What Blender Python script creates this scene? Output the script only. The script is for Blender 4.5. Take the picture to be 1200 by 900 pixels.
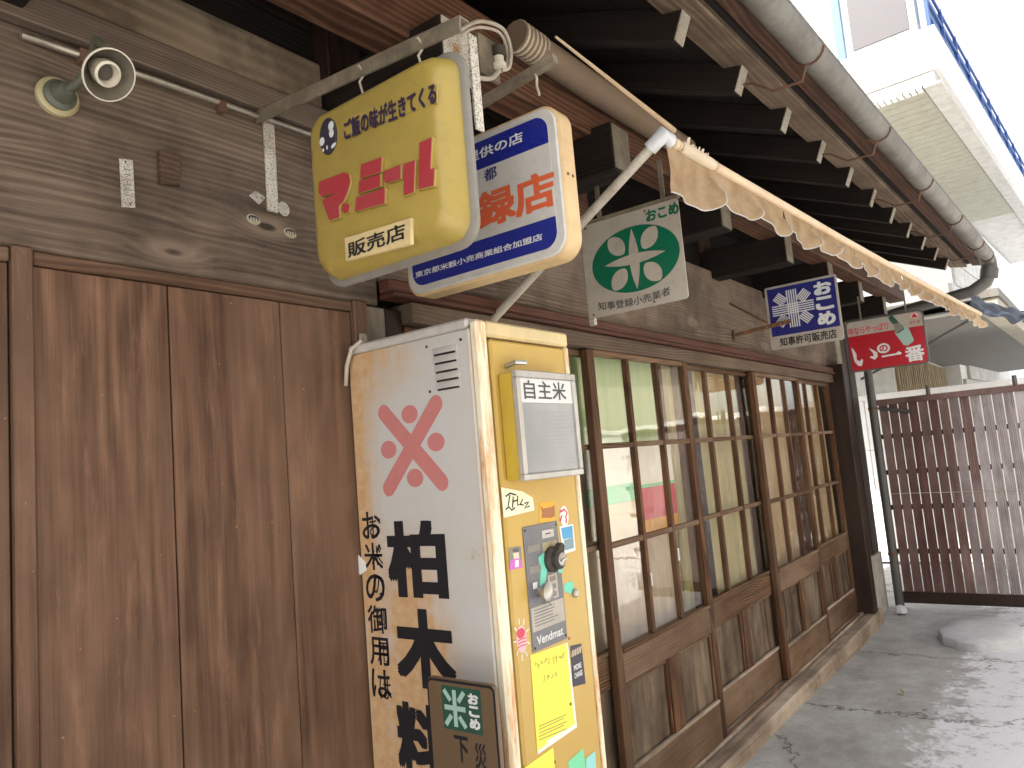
import bpy, bmesh, math, random
from mathutils import Matrix, Vector, Euler
random.seed(11)
R = math.radians
scene = bpy.context.scene
COL = scene.collection
for o in list(bpy.data.objects): bpy.data.objects.remove(o)

# ------------------------------------------------------------------ camera
EYE = 1.42
CAM_R = Vector((0.6038, -0.7926, -0.0842)); CAM_U = Vector((-0.0352, -0.1321, 0.9906)); CAM_F = Vector((0.7963, 0.5952, 0.1077))
FPX = 870.0
cd = bpy.data.cameras.new('camera'); cam = bpy.data.objects.new('camera', cd); COL.objects.link(cam)
cd.sensor_fit = 'HORIZONTAL'; cd.sensor_width = 36; cd.lens = FPX / 1200 * 36
cd.clip_start = 0.05; cd.clip_end = 400
cm = Matrix((CAM_R, CAM_U, -CAM_F)).transposed().to_4x4(); cm.translation = (0, 0, EYE)
cam.matrix_world = cm
scene.camera = cam
# ------------------------------------------------------------------ world, sun, exposure
W = bpy.data.worlds.new('World'); scene.world = W; W.use_nodes = True
nt = W.node_tree; nt.nodes.clear()
wo = nt.nodes.new('ShaderNodeOutputWorld'); bg = nt.nodes.new('ShaderNodeBackground'); sk = nt.nodes.new('ShaderNodeTexSky')
hs = nt.nodes.new('ShaderNodeHueSaturation')
sk.sky_type = 'NISHITA'; sk.sun_disc = False
SUN_EL, SUN_AZ = R(52), R(-122)         # azimuth measured from -Y (the street) towards +X: the sun stands down the lane, behind the camera's left shoulder
SD = Vector((math.sin(SUN_AZ) * math.cos(SUN_EL), -math.cos(SUN_AZ) * math.cos(SUN_EL), math.sin(SUN_EL)))
sk.sun_elevation = SUN_EL; sk.sun_rotation = math.atan2(SD.x, SD.y)
sk.air_density = 1.0; sk.dust_density = 4.0; sk.ozone_density = 1.0
hs.inputs['Saturation'].default_value = 0.3
bg.inputs['Strength'].default_value = 0.15
nt.links.new(sk.outputs[0], hs.inputs['Color']); nt.links.new(hs.outputs[0], bg.inputs['Color']); nt.links.new(bg.outputs[0], wo.inputs['Surface'])
sl = bpy.data.lights.new('sun', 'SUN'); sl.energy = 2.6; sl.angle = R(0.6); sl.color = (1.0, 0.95, 0.87)
so = bpy.data.objects.new('sun', sl); COL.objects.link(so); so.rotation_euler = SD.to_track_quat('Z', 'Y').to_euler(); so.location = (3, -4, 8)
vs = scene.view_settings; vs.view_transform = 'Standard'; vs.look = 'None'; vs.gamma = 1; vs.use_curve_mapping = False
vs.exposure = 1.8
scene.cycles.max_bounces = 6; scene.cycles.diffuse_bounces = 3; scene.cycles.glossy_bounces = 2; scene.cycles.transparent_max_bounces = 16

# ------------------------------------------------------------------ pixel -> place (pixels of the 1200x900 photograph)
def ray(x, y): return CAM_R * ((x - 600) / FPX) + CAM_U * ((450 - y) / FPX) + CAM_F
def atX(x, y, X): r = ray(x, y); v = r * (X / r.x); v.z += EYE; return v
def atY(x, y, Y): r = ray(x, y); v = r * (Y / r.y); v.z += EYE; return v
def atZ(x, y, z): r = ray(x, y); v = r * ((z - EYE) / r.z); v.z += EYE; return v

# ------------------------------------------------------------------ material helpers
class NT:
    def __init__(s, name):
        s.m = bpy.data.materials.new(name); s.m.use_nodes = True; s.t = s.m.node_tree; s.t.nodes.clear()
        s.out = s.n('ShaderNodeOutputMaterial')
    def n(s, typ, **k):
        d = s.t.nodes.new(typ)
        for a, b in k.items(): setattr(d, a, b)
        return d
    def l(s, a, b): s.t.links.new(a, b)
    def val(s, sock, v):
        if hasattr(v, 'is_output'): s.l(v, sock)
        else: sock.default_value = v
    def math(s, op, a, b=0.0, c=None, clamp=False):
        d = s.n('ShaderNodeMath', operation=op, use_clamp=clamp); s.val(d.inputs[0], a); s.val(d.inputs[1], b)
        if c is not None: s.val(d.inputs[2], c)
        return d.outputs[0]
    def vmath(s, op, a, b):
        d = s.n('ShaderNodeVectorMath', operation=op); s.val(d.inputs[0], a); s.val(d.inputs[1], b); return d.outputs[0]
    def noise(s, vec, scale=5, detail=4, rough=.55, dist=0.0, out='Fac'):
        d = s.n('ShaderNodeTexNoise'); s.l(vec, d.inputs['Vector']); s.val(d.inputs['Scale'], scale); d.inputs['Detail'].default_value = detail
        d.inputs['Roughness'].default_value = rough; d.inputs['Distortion'].default_value = dist; return d.outputs[out]
    def ramp(s, fac, stops, interp='LINEAR'):
        d = s.n('ShaderNodeValToRGB'); d.color_ramp.interpolation = interp; e = d.color_ramp.elements
        while len(e) < len(stops): e.new(0.5)
        for i, (p, c) in enumerate(stops):
            e[i].position = p; e[i].color = c if len(c) == 4 else (*c, 1)
        s.l(fac, d.inputs[0]); return d.outputs[0]
    def mix(s, fac, a, b, blend='MIX'):
        d = s.n('ShaderNodeMix', data_type='RGBA', blend_type=blend); s.val(d.inputs['Factor'], fac)
        for k, v in (('A', a), ('B', b)):
            i = [q for q in d.inputs if q.name == k and q.type == 'RGBA'][0]
            s.val(i, v if hasattr(v, 'is_output') or len(v) == 4 else (*v, 1))
        return [q for q in d.outputs if q.type == 'RGBA'][0]
    def coord(s, rnd=True, kind='Object'):
        tc = s.n('ShaderNodeTexCoord').outputs[kind]
        if not rnd: return tc
        oi = s.n('ShaderNodeObjectInfo').outputs['Random']
        c = s.n('ShaderNodeCombineXYZ'); s.l(s.math('MULTIPLY', oi, 37.0), c.inputs[0]); s.l(s.math('MULTIPLY', oi, 91.0), c.inputs[1]); s.l(s.math('MULTIPLY', oi, 53.0), c.inputs[2])
        return s.vmath('ADD', tc, c.outputs[0])
    def scale(s, vec, sc):
        d = s.n('ShaderNodeMapping'); s.l(vec, d.inputs['Vector']); d.inputs['Scale'].default_value = sc; return d.outputs[0]
    def bsdf(s, col, rough=.6, metal=0.0, bump=None, bstr=.3, bdist=.002, spec=.4, trans=None):
        b = s.n('ShaderNodeBsdfPrincipled'); s.val(b.inputs['Base Color'], col if hasattr(col, 'is_output') or len(col) == 4 else (*col, 1))
        s.val(b.inputs['Roughness'], rough); s.val(b.inputs['Metallic'], metal); b.inputs['Specular IOR Level'].default_value = spec
        if bump is not None:
            d = s.n('ShaderNodeBump'); d.inputs['Strength'].default_value = bstr; d.inputs['Distance'].default_value = bdist
            s.l(bump, d.inputs['Height']); s.l(d.outputs[0], b.inputs['Normal'])
        s.l(b.outputs[0], s.out.inputs['Surface']); return b

def wood(name, dark, light, axis='z', fine=1.0, rough=.62, grey=None, knots=0.0, stain=.5, contrast=1.0, spec=.3, ringw=.26, scuff=0.0):
    t = NT(name); p = t.coord()
    ax = 'xyz'.index(axis)
    def st(l, o): v = [o, o, o]; v[ax] = l; return t.scale(p, v)
    warp = t.noise(st(.9, 5), 1.0, 3, .5, out='Color')
    pw = t.vmath('ADD', p, t.vmath('MULTIPLY', t.vmath('SUBTRACT', warp, (.5, .5, .5)), (.09, .09, .09)))
    sx = t.n('ShaderNodeSeparateXYZ'); t.l(pw, sx.inputs[0])
    oth = [i for i in range(3) if i != ax]
    a, b = sx.outputs[oth[0]], sx.outputs[oth[1]]
    kn = None
    if knots > 0:
        vo = t.n('ShaderNodeTexVoronoi', feature='F1'); v = [7, 7, 7]; v[ax] = 2.6; t.l(t.scale(p, v), vo.inputs['Vector']); vo.inputs['Scale'].default_value = 1
        keep = t.math('GREATER_THAN', t.n('ShaderNodeSeparateColor').outputs[0], .4)
        sc = keep.node.inputs[0].links[0].from_node; t.l(vo.outputs['Color'], sc.inputs[0])
        kn = t.math('MULTIPLY', t.math('POWER', 2.718, t.math('MULTIPLY', t.math('POWER', vo.outputs['Distance'], 2.0), -22.0)), keep)
        b = t.math('ADD', b, t.math('MULTIPLY', kn, (.045 * knots)))
    # growth rings cut along the board
    r = t.math('SQRT', t.math('ADD', t.math('POWER', t.math('MULTIPLY', a, .55), 2.0), t.math('POWER', t.math('ADD', b, .0), 2.0)))
    rings = t.math('SINE', t.math('MULTIPLY', r, 520 * fine))
    rings = t.math('MULTIPLY_ADD', rings, .5, .5)
    streak = t.noise(st(1.6, 55 * fine), 1.0, 5, .6)
    fibre = t.noise(st(9, 420 * fine), 1.0, 3, .6)
    rings = t.math('MULTIPLY', t.math('POWER', rings, 1.6), t.math('MULTIPLY', t.noise(st(1.3, 9), 1.0, 3, .6), 2.0))
    g = t.math('ADD', t.math('MULTIPLY', rings, ringw), t.math('ADD', t.math('MULTIPLY', streak, .62), t.math('MULTIPLY', fibre, .26)))
    mid = [(x + y) / 2 for x, y in zip(dark, light)]
    c = t.ramp(g, [(.5 - .24 / contrast, dark), (.55, mid), (.55 + .27 / contrast, light)])
    big = t.noise(st(.8, 2.2), 1.0, 4, .6)
    if grey:
        c = t.mix(t.ramp(big, [(.42, (0, 0, 0)), (.68, (.75, .75, .75))]), c, grey)
    dirt = t.noise(p, 3.1, 6, .65)
    c = t.mix(t.math('MULTIPLY', t.ramp(dirt, [(.36, (1, 1, 1)), (.56, (0, 0, 0))]), stain), c, [x * .55 for x in dark], 'MIX')
    if scuff:
        sn = t.noise(st(3, 22), 1.0, 6, .75); c = t.mix(t.math('MULTIPLY', t.ramp(sn, [(.55, (0, 0, 0)), (.72, (1, 1, 1))]), scuff), c, [min(1, q * 1.35) for q in light])
        c = t.mix(t.ramp(t.noise(p, 75, 2, .5), [(.74, (0, 0, 0)), (.77, (.6,) * 3)]), c, [min(1, q * 1.6) for q in light])
    if kn is not None:
        c = t.mix(t.math('MULTIPLY', t.ramp(kn, [(.25, (0, 0, 0)), (.7, (.5,) * 3)]), .7), c, [min(1, x * 1.25) for x in light])
        c = t.mix(t.ramp(kn, [(.86, (0, 0, 0)), (.95, (.85,) * 3)]), c, [x * .4 for x in dark])
    oi = t.n('ShaderNodeObjectInfo').outputs['Random']
    c = t.mix(1.0, c, t.ramp(oi, [(0, (.86, .84, .84)), (1, (1.1, 1.06, 1.02))]), 'MULTIPLY')
    t.bsdf(c, t.math('ADD', rough - .05, t.math('MULTIPLY', dirt, .25)), bump=g, bstr=.5, bdist=.0015, spec=spec * .7)
    return t.m

def paint(name, col, rough=.45, grime=.35, rust=0.0, scale=1.0, metal=0.0, speck=0.0, bump=.1, gcol=(.16, .12, .07), spec=.45):
    t = NT(name); p = t.coord()
    n1 = t.noise(p, 6 * scale, 6, .65); n2 = t.noise(t.scale(p, (30 * scale, 30 * scale, 3 * scale)), 1, 4, .6); n3 = t.noise(p, 60 * scale, 4, .6)
    c = t.mix(t.math('MULTIPLY', t.ramp(n1, [(.4, (0, 0, 0)), (.75, (1, 1, 1))]), grime), (*col, 1), gcol)
    c = t.mix(t.math('MULTIPLY', t.ramp(n2, [(.5, (0, 0, 0)), (.8, (1, 1, 1))]), grime * .6), c, [x * .7 for x in gcol])
    if rust > 0:
        m = t.ramp(t.math('ADD', t.math('MULTIPLY', n1, .7), t.math('MULTIPLY', n3, .3)), [(.62 - .16 * rust, (0, 0, 0)), (.68 - .13 * rust, (1, 1, 1))])
        c = t.mix(m, c, t.ramp(n3, [(.3, (.13, .05, .02)), (.7, (.34, .14, .045))]))
    if speck > 0:
        c = t.mix(t.math('MULTIPLY', t.ramp(t.noise(p, 160 * scale, 3, .7), [(.52, (0, 0, 0)), (.6, (1, 1, 1))]), speck), c, [x * .35 for x in gcol])
    t.bsdf(c, t.math('ADD', rough - .12, t.math('MULTIPLY', n1, .25)), metal, bump=n3, bstr=bump, bdist=.001, spec=spec)
    return t.m
def flat(name, col, rough=.5, var=.12):
    t = NT(name); p = t.coord()
    c = t.mix(t.math('MULTIPLY', t.noise(p, 25, 5, .7), var * 2), (*col, 1), [x * .6 + .03 for x in col])
    t.bsdf(c, rough, spec=.35); return t.m

M = {}
M['plank'] = wood('plank wood', (.046, .0235, .0145), (.225, .132, .084), 'z', 1.0, .6, (.19, .118, .078), stain=.25, contrast=1.1, spec=.22, ringw=.16, scuff=.4)
M['plank_x'] = wood('rail wood', (.05, .027, .016), (.17, .098, .06), 'x', 1.0, .6, (.17, .12, .085), stain=.3)
M['lintel'] = wood('weathered lintel wood', (.045, .031, .022), (.27, .205, .15), 'x', 1.0, .75, (.235, .185, .138), knots=1.0, stain=.55, contrast=1.0, ringw=.15)
M['mottled'] = wood('mottled beam wood', (.05, .035, .024), (.26, .20, .14), 'x', .5, .8, (.33, .27, .19), knots=.8, stain=.8)
M['kamoi'] = wood('head board wood', (.045, .03, .02), (.19, .14, .10), 'x', 1.3, .7, (.17, .13, .095), stain=.35)
M['kamoi_z'] = wood('ledge wood', (.07, .05, .035), (.20, .155, .115), 'z', 1.3, .7, (.19, .15, .115), stain=.3)
M['redwood'] = wood('reddish beam wood', (.03, .013, .008), (.16, .08, .045), 'x', .9, .6, None, knots=.7, stain=.45)
M['redtrim'] = wood('red brown trim', (.05, .018, .011), (.15, .065, .042), 'x', 1.5, .5)
M['dark_y'] = wood('shade-darkened rafter wood', (.006, .0045, .0035), (.026, .018, .013), 'y', 1.2, .75)  # wood colour lowered to deepen the shade under the eave
M['dark_x'] = wood('shade-darkened boards', (.005, .004, .003), (.022, .016, .012), 'x', 1.0, .75)  # boards under the eave, their shade partly put into the colour
M['post'] = wood('dark post wood', (.018, .011, .008), (.055, .032, .022), 'z', 1.0, .5)
M['door_z'] = wood('door stile wood', (.020, .008, .004), (.165, .08, .038), 'z', 1.6, .6, (.17, .105, .062), stain=.35, contrast=1.2, spec=.22)
M['door_x'] = wood('door rail wood', (.025, .011, .006), (.21, .12, .065), 'x', 1.6, .68, (.27, .195, .13), stain=.3, contrast=1.2, spec=.22)
M['panel'] = wood('door panel wood', (.035, .022, .014), (.19, .135, .09), 'z', .7, .8, (.25, .20, .145), knots=.8, stain=.5, contrast=1.5, spec=.2, scuff=.4)
M['fascia'] = wood('eave board wood', (.045, .03, .02), (.20, .145, .10), 'x', .9, .7, (.18, .14, .10), stain=.45)
M['fascia2'] = wood('brown eave board wood', (.04, .02, .013), (.14, .078, .05), 'x', .9, .7, stain=.4)
M['sill'] = wood('weathered sill wood', (.14, .10, .07), (.50, .41, .31), 'x', .9, .85, (.58, .50, .40), stain=.5, ringw=.10)
M['gate'] = wood('gate slat wood', (.045, .019, .016), (.165, .085, .072), 'z', 1.0, .42, (.24, .17, .155), stain=.4, scuff=.5)
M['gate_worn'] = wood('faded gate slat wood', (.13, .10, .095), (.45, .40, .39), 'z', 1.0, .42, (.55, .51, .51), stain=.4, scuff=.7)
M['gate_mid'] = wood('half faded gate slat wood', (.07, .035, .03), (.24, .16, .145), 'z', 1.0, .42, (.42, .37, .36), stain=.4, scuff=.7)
M['old_x'] = wood('grey old wood', (.10, .085, .065), (.3, .26, .2), 'z', 1.0, .8, (.33, .29, .24), stain=.5)
M['whiteend'] = paint('chipped white paint', (.36, .33, .265), .7, .6, speck=.8, scale=2)
M['speckle'] = paint('flaking white steel', (.60, .56, .47), .6, .7, speck=.9, scale=1.6, rust=.2)
M['darkmetal'] = paint('dark speckled iron', (.11, .085, .06), .6, .8, speck=.9, scale=2, gcol=(.32, .27, .18))
M['rustiron'] = paint('rusted iron', (.10, .045, .025), .75, .5, rust=.5)
M['blackiron'] = paint('black iron', (.025, .02, .018), .6, .4)
M['chrome'] = paint('dull conduit steel', (.42, .38, .31), .32, .5, metal=.75)
M['galv'] = paint('weathered grey gutter', (.175, .165, .14), .6, .8, scale=.9, gcol=(.075, .065, .05))
M['darkpipe'] = paint('dark grey pipe', (.075, .075, .072), .45, .4)
M['pipe_cream'] = paint('cream pipe paint', (.62, .47, .30), .5, .4, gcol=(.4, .25, .13))
M['pvc'] = paint('grey white plastic elbow', (.56, .57, .58), .45, .35)
M['valance'] = None
M['wrapcloth'] = paint('torn cream wrapping', (.60, .50, .36), .8, .5, gcol=(.35, .26, .17))
M['poleold'] = paint('worn white pole', (.5, .46, .38), .6, .7, speck=.25)
M['yellow'] = paint('yellow sign plastic', (.37, .272, .062), .35, .4, gcol=(.23, .165, .055))
M['cream'] = paint('cream plastic', (.66, .52, .26), .4, .35)
M['tanside'] = paint('tan sign side', (.62, .44, .22), .5, .5, gcol=(.35, .22, .1))
M['red'] = paint('faded red letter', (.36, .035, .045), .4, .35, gcol=(.30, .09, .09))
M['orange'] = flat('orange red letter', (.62, .11, .04), .45)
M['navy'] = paint('blue enamel', (.012, .02, .21), .3, .25, gcol=(.05, .05, .12))
M['navy2'] = paint('navy enamel', (.018, .02, .16), .3, .25, gcol=(.05, .045, .1))
M['white'] = paint('aged white enamel', (.54, .52, .48), .35, .4, gcol=(.30, .26, .20))
M['whitedull'] = paint('dull white enamel', (.42, .38, .315), .4, .45, gcol=(.24, .2, .15))
M['letter_white'] = flat('white lettering', (.66, .66, .64), .4)
M['letter_black'] = flat('black lettering', (.012, .012, .016), .45)
M['letter_purple'] = flat('dark violet lettering', (.035, .02, .05), .45)
M['letter_navy'] = flat('navy lettering', (.02, .02, .13), .4)
M['letter_grey'] = flat('grey lettering', (.06, .062, .058), .5)
M['green'] = paint('green enamel', (.0, .125, .062), .35, .2, gcol=(.02, .07, .04))
M['greendark'] = paint('dark green print', (.012, .07, .045), .45, .2)
M['mint'] = flat('pale green print', (.33, .5, .42), .5)
M['redenamel'] = paint('red enamel', (.42, .012, .022), .3, .25, gcol=(.2, .02, .02))
M['brownsign'] = paint('brown sign face', (.135, .088, .05), .35, .2, gcol=(.1, .06, .035))
M['rim'] = paint('grey rubber rim', (.22, .21, .18), .5, .5)
M['alu'] = paint('dull aluminium frame', (.5, .49, .46), .4, .45, metal=.5)
M['pink'] = flat('faded pink paint', (.56, .20, .185), .55, .25)
M['plate'] = paint('grey coin plate', (.13, .13, .14), .4, .5, speck=.3, gcol=(.25, .24, .22))
M['steel'] = paint('worn steel knob', (.45, .44, .41), .3, .4, metal=.8)
M['vyellow'] = paint('mustard machine door', (.50, .325, .062), .32, .22, gcol=(.50, .36, .16), scale=.7)
M['vyellow_box'] = paint('ochre box side', (.50, .35, .04), .35, .35, gcol=(.28, .16, .05))
M['poster_yellow'] = paint('yellow poster', (.86, .80, .09), .55, .12, gcol=(.7, .6, .1))
M['paper'] = flat('white paper', (.78, .77, .72), .6)
M['palepaper'] = flat('pale yellow paper', (.80, .78, .55), .6)
M['teal'] = flat('mint tape', (.16, .62, .45), .5)
M['leafgreen'] = flat('green tape', (.2, .66, .36), .5)
M['aqua'] = flat('aqua tape', (.3, .66, .62), .5)
M['stblue'] = flat('sticker blue', (.07, .33, .58), .4)
M['stgrey'] = flat('sticker grey blue', (.2, .3, .34), .4)
M['stblack'] = flat('sticker charcoal', (.035, .03, .045), .4)
M['stpink'] = flat('sticker pink', (.8, .45, .46), .4)
M['stred'] = flat('sticker red', (.6, .05, .1), .4)
M['storange'] = flat('sticker orange', (.8, .38, .02), .4)
M['stbrown'] = flat('sticker brown', (.36, .14, .05), .5)
M['stmagenta'] = flat('sticker magenta', (.55, .13, .5), .4)
M['skin'] = flat('sticker beige', (.75, .6, .42), .4)
M['hair'] = flat('sticker dark grey', (.10, .09, .09), .4)
M['text_faint'] = flat('faded olive print', (.42, .38, .10), .6)
M['brass'] = paint('brass ring', (.33, .27, .13), .45, .6, gcol=(.42, .38, .24))
M['lampgreen'] = paint('olive green lamp enamel', (.075, .082, .058), .45, .5)
M['lampcream'] = paint('dull lamp inside', (.10, .095, .075), .5, .6)
M['porcelain'] = paint('porcelain socket', (.6, .55, .44), .3, .35)
M['woodblock'] = wood('old block wood', (.05, .032, .02), (.14, .09, .06), 'z', 1.0, .7)
M['tagmetal'] = paint('worn tag metal', (.55, .52, .46), .5, .8, speck=.9, scale=2.2)
M['taggold'] = paint('tarnished gold tag', (.5, .46, .30), .45, .5, metal=.3)
M['wire'] = paint('dirty white cable', (.45, .40, .32), .6, .6)
M['plaster'] = paint('stained plaster', (.5, .47, .42), .9, .7)
M['opwall'] = paint('cream rendered wall', (.72, .64, .52), .9, .2)
M['tile'] = paint('grey roof tile', (.06, .06, .065), .4, .4)
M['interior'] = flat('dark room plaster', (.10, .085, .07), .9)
M['cardboard'] = paint('cardboard', (.3, .21, .12), .8, .3)
M['canvasroll'] = paint('brown canvas roll', (.16, .11, .075), .8, .7)
M['rope'] = paint('cord', (.45, .38, .28), .8, .5)
M['bldwhite'] = paint('white rendered wall', (.80, .79, .76), .8, .12)
M['bldgrey'] = paint('pale concrete', (.58, .57, .53), .85, .35)
M['soffit'] = paint('cream soffit board', (.40, .39, .31), .7, .35)
M['bluerail'] = paint('blue railing', (.02, .07, .26), .4, .15)
M['bluepanel'] = paint('light blue panel', (.10, .21, .36), .5, .1)
M['shutter'] = paint('grey shutter', (.085, .08, .085), .5, .15)
M['eavegrey'] = paint('grey soffit', (.17, .165, .15), .75, .5)
M['eavecream'] = paint('cream eave edge', (.42, .38, .30), .7, .35)
M['tarp'] = paint('blue grey tarp', (.045, .058, .085), .6, .5, gcol=(.09, .10, .11))
M['bamboo'] = wood('pale slats', (.25, .2, .12), (.55, .47, .33), 'z', 1.0, .7)
M['leaf'] = flat('dry leaf', (.22, .2, .05), .6)
M['greencloth'] = None

def valance_mat():
    t = NT('ochre valance cloth'); p = t.coord()
    n = t.noise(p, 9, 5, .65)
    c = t.ramp(n, [(.3, (.42, .28, .155)), (.55, (.60, .44, .275)), (.8, (.66, .53, .38))])
    c = t.mix(t.math('MULTIPLY', t.noise(p, 70, 3, .6), .25), c, (.35, .2, .1))
    d = t.n('ShaderNodeBsdfDiffuse'); t.l(c, d.inputs[0]); tr = t.n('ShaderNodeBsdfTranslucent'); t.l(c, tr.inputs[0])
    m = t.n('ShaderNodeMixShader'); m.inputs[0].default_value = .45; t.l(d.outputs[0], m.inputs[1]); t.l(tr.outputs[0], m.inputs[2]); t.l(m.outputs[0], t.out.inputs[0])
    return t.m
M['valance'] = valance_mat()
def cloth(name, c1, c2, f=.35):
    t = NT(name); p = t.coord()
    c = t.ramp(t.noise(t.scale(p, (14, 3, 1.2)), 1, 5, .6), [(.3, c1), (.7, c2)])
    d = t.n('ShaderNodeBsdfDiffuse'); t.l(c, d.inputs[0]); tr = t.n('ShaderNodeBsdfTranslucent'); t.l(c, tr.inputs[0])
    m = t.n('ShaderNodeMixShader'); m.inputs[0].default_value = f; t.l(d.outputs[0], m.inputs[1]); t.l(tr.outputs[0], m.inputs[2]); t.l(m.outputs[0], t.out.inputs[0])
    return t.m
M['curtain'] = cloth('beige curtain', (.66, .50, .29), (.86, .70, .46))
M['curtain_pink'] = cloth('pinkish curtain', (.68, .54, .42), (.88, .76, .64))
M['curtain_olive'] = cloth('olive curtain', (.58, .53, .28), (.78, .70, .44))
M['greencloth'] = cloth('pale green cloth', (.55, .78, .42), (.74, .90, .56))
M['curtain_dark'] = cloth('dim violet curtain', (.14, .11, .12), (.26, .21, .22))

def glass_mat():
    t = NT('old window glass'); p = t.coord()
    tr = t.n('ShaderNodeBsdfTransparent'); tr.inputs[0].default_value = (.98, .97, .93, 1)
    g = t.n('ShaderNodeBsdfGlossy'); g.inputs['Roughness'].default_value = .015; g.inputs[0].default_value = (1, 1, 1, 1)
    b = t.n('ShaderNodeBump'); b.inputs['Strength'].default_value = .10; b.inputs['Distance'].default_value = .012
    t.l(t.noise(t.scale(p, (5, 5, 2.5)), 1.5, 2, .5), b.inputs['Height'])
    f = t.n('ShaderNodeFresnel'); ge = t.n('ShaderNodeNewGeometry'); t.l(t.math('MULTIPLY_ADD', ge.outputs['Backfacing'], 1 / 1.52 - 1.52, 1.52), f.inputs[0]); t.l(b.outputs[0], g.inputs['Normal'])
    dd = t.n('ShaderNodeBsdfDiffuse'); dd.inputs[0].default_value = (.55, .5, .42, 1)
    m0 = t.n('ShaderNodeMixShader'); t.l(t.math('MULTIPLY', t.ramp(t.noise(p, 7, 5, .7), [(.45, (0, 0, 0)), (.8, (1, 1, 1))]), .03), m0.inputs[0]); t.l(tr.outputs[0], m0.inputs[1]); t.l(dd.outputs[0], m0.inputs[2])
    m = t.n('ShaderNodeMixShader'); t.l(t.math('MINIMUM', t.math('MULTIPLY', f.outputs[0], .9), 1.0), m.inputs[0]); t.l(m0.outputs[0], m.inputs[1]); t.l(g.outputs[0], m.inputs[2]); t.l(m.outputs[0], t.out.inputs[0])
    return t.m
M['glass'] = glass_mat()

def vend_side_mat():
    t = NT('rust stained white cabinet'); p = t.coord(False); sp = t.n('ShaderNodeSeparateXYZ'); t.l(p, sp.inputs[0]); x, y = sp.outputs[0], sp.outputs[1]
    n = t.noise(p, 7, 7, .7); nf = t.noise(p, 45, 5, .65); ns = t.noise(t.scale(p, (22, 2.5, 2.5)), 1, 5, .65)
    base = t.mix(t.ramp(n, [(.35, (0, 0, 0)), (.7, (.8,) * 3)]), (.52, .515, .50, 1), (.51, .475, .40))
    # stain: a run of rust down the middle-left of the lower half (x about -.08), and along the rear edge
    def bump(v, c, w): return t.math('POWER', 2.718, t.math('MULTIPLY', t.math('POWER', t.math('DIVIDE', t.math('SUBTRACT', v, c), w), 2.0), -1.0))
    low = t.n('ShaderNodeMapRange', interpolation_type='SMOOTHSTEP'); t.l(y, low.inputs[0]); low.inputs[1].default_value = 1.38; low.inputs[2].default_value = .95
    s1 = t.math('MULTIPLY', t.math('MULTIPLY', bump(x, -.035, .095), low.outputs[0]), 2.0)
    top = t.math('MULTIPLY', t.math('MULTIPLY', bump(x, -.10, .13), bump(y, 1.72, .09)), .8)
    rear = t.math('MULTIPLY', bump(x, -.2, .06), 1.0)
    m = t.math('MULTIPLY', t.math('ADD', t.math('ADD', s1, top), rear), t.math('MULTIPLY_ADD', t.math('ADD', n, ns), 1.1, -.55), clamp=True)
    c = t.mix(t.ramp(m, [(.05, (0, 0, 0)), (.6, (.85,) * 3)]), base, t.ramp(nf, [(.3, (.50, .25, .08)), (.7, (.60, .40, .19))]))
    c = t.mix(t.ramp(t.math('ADD', t.math('MULTIPLY', n, .5), t.math('MULTIPLY', nf, .5)), [(.60, (0, 0, 0)), (.70, (.6,) * 3)]), c, (.40, .24, .11))
    edge = t.math('MULTIPLY', bump(x, .205, .012), t.ramp(ns, [(.4, (0, 0, 0)), (.6, (1, 1, 1))]))
    c = t.mix(edge, c, (.55, .24, .06))
    t.bsdf(c, .38, bump=nf, bstr=.08, bdist=.001); return t.m
M['vside'] = vend_side_mat()
def vend_edge_mat():
    t = NT('rusting cream machine edge'); p = t.coord(False); sp = t.n('ShaderNodeSeparateXYZ'); t.l(p, sp.inputs[0])
    n = t.noise(t.scale(p, (30, 30, 4)), 1, 6, .7); nf = t.noise(p, 60, 5, .7)
    low = t.n('ShaderNodeMapRange'); t.l(sp.outputs[2], low.inputs[0]); low.inputs[1].default_value = 1.75; low.inputs[2].default_value = .8
    m = t.ramp(t.math('ADD', t.math('MULTIPLY', n, .9), t.math('MULTIPLY_ADD', low.outputs[0], .30, -.26)), [(.47, (0, 0, 0)), (.62, (1, 1, 1))])
    c = t.mix(m, (.78, .71, .52, 1), t.ramp(nf, [(.3, (.50, .20, .05)), (.7, (.72, .36, .12))]))
    t.bsdf(c, .45, bump=nf, bstr=.12, bdist=.001); return t.m
M['vedge'] = vend_edge_mat()
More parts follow.
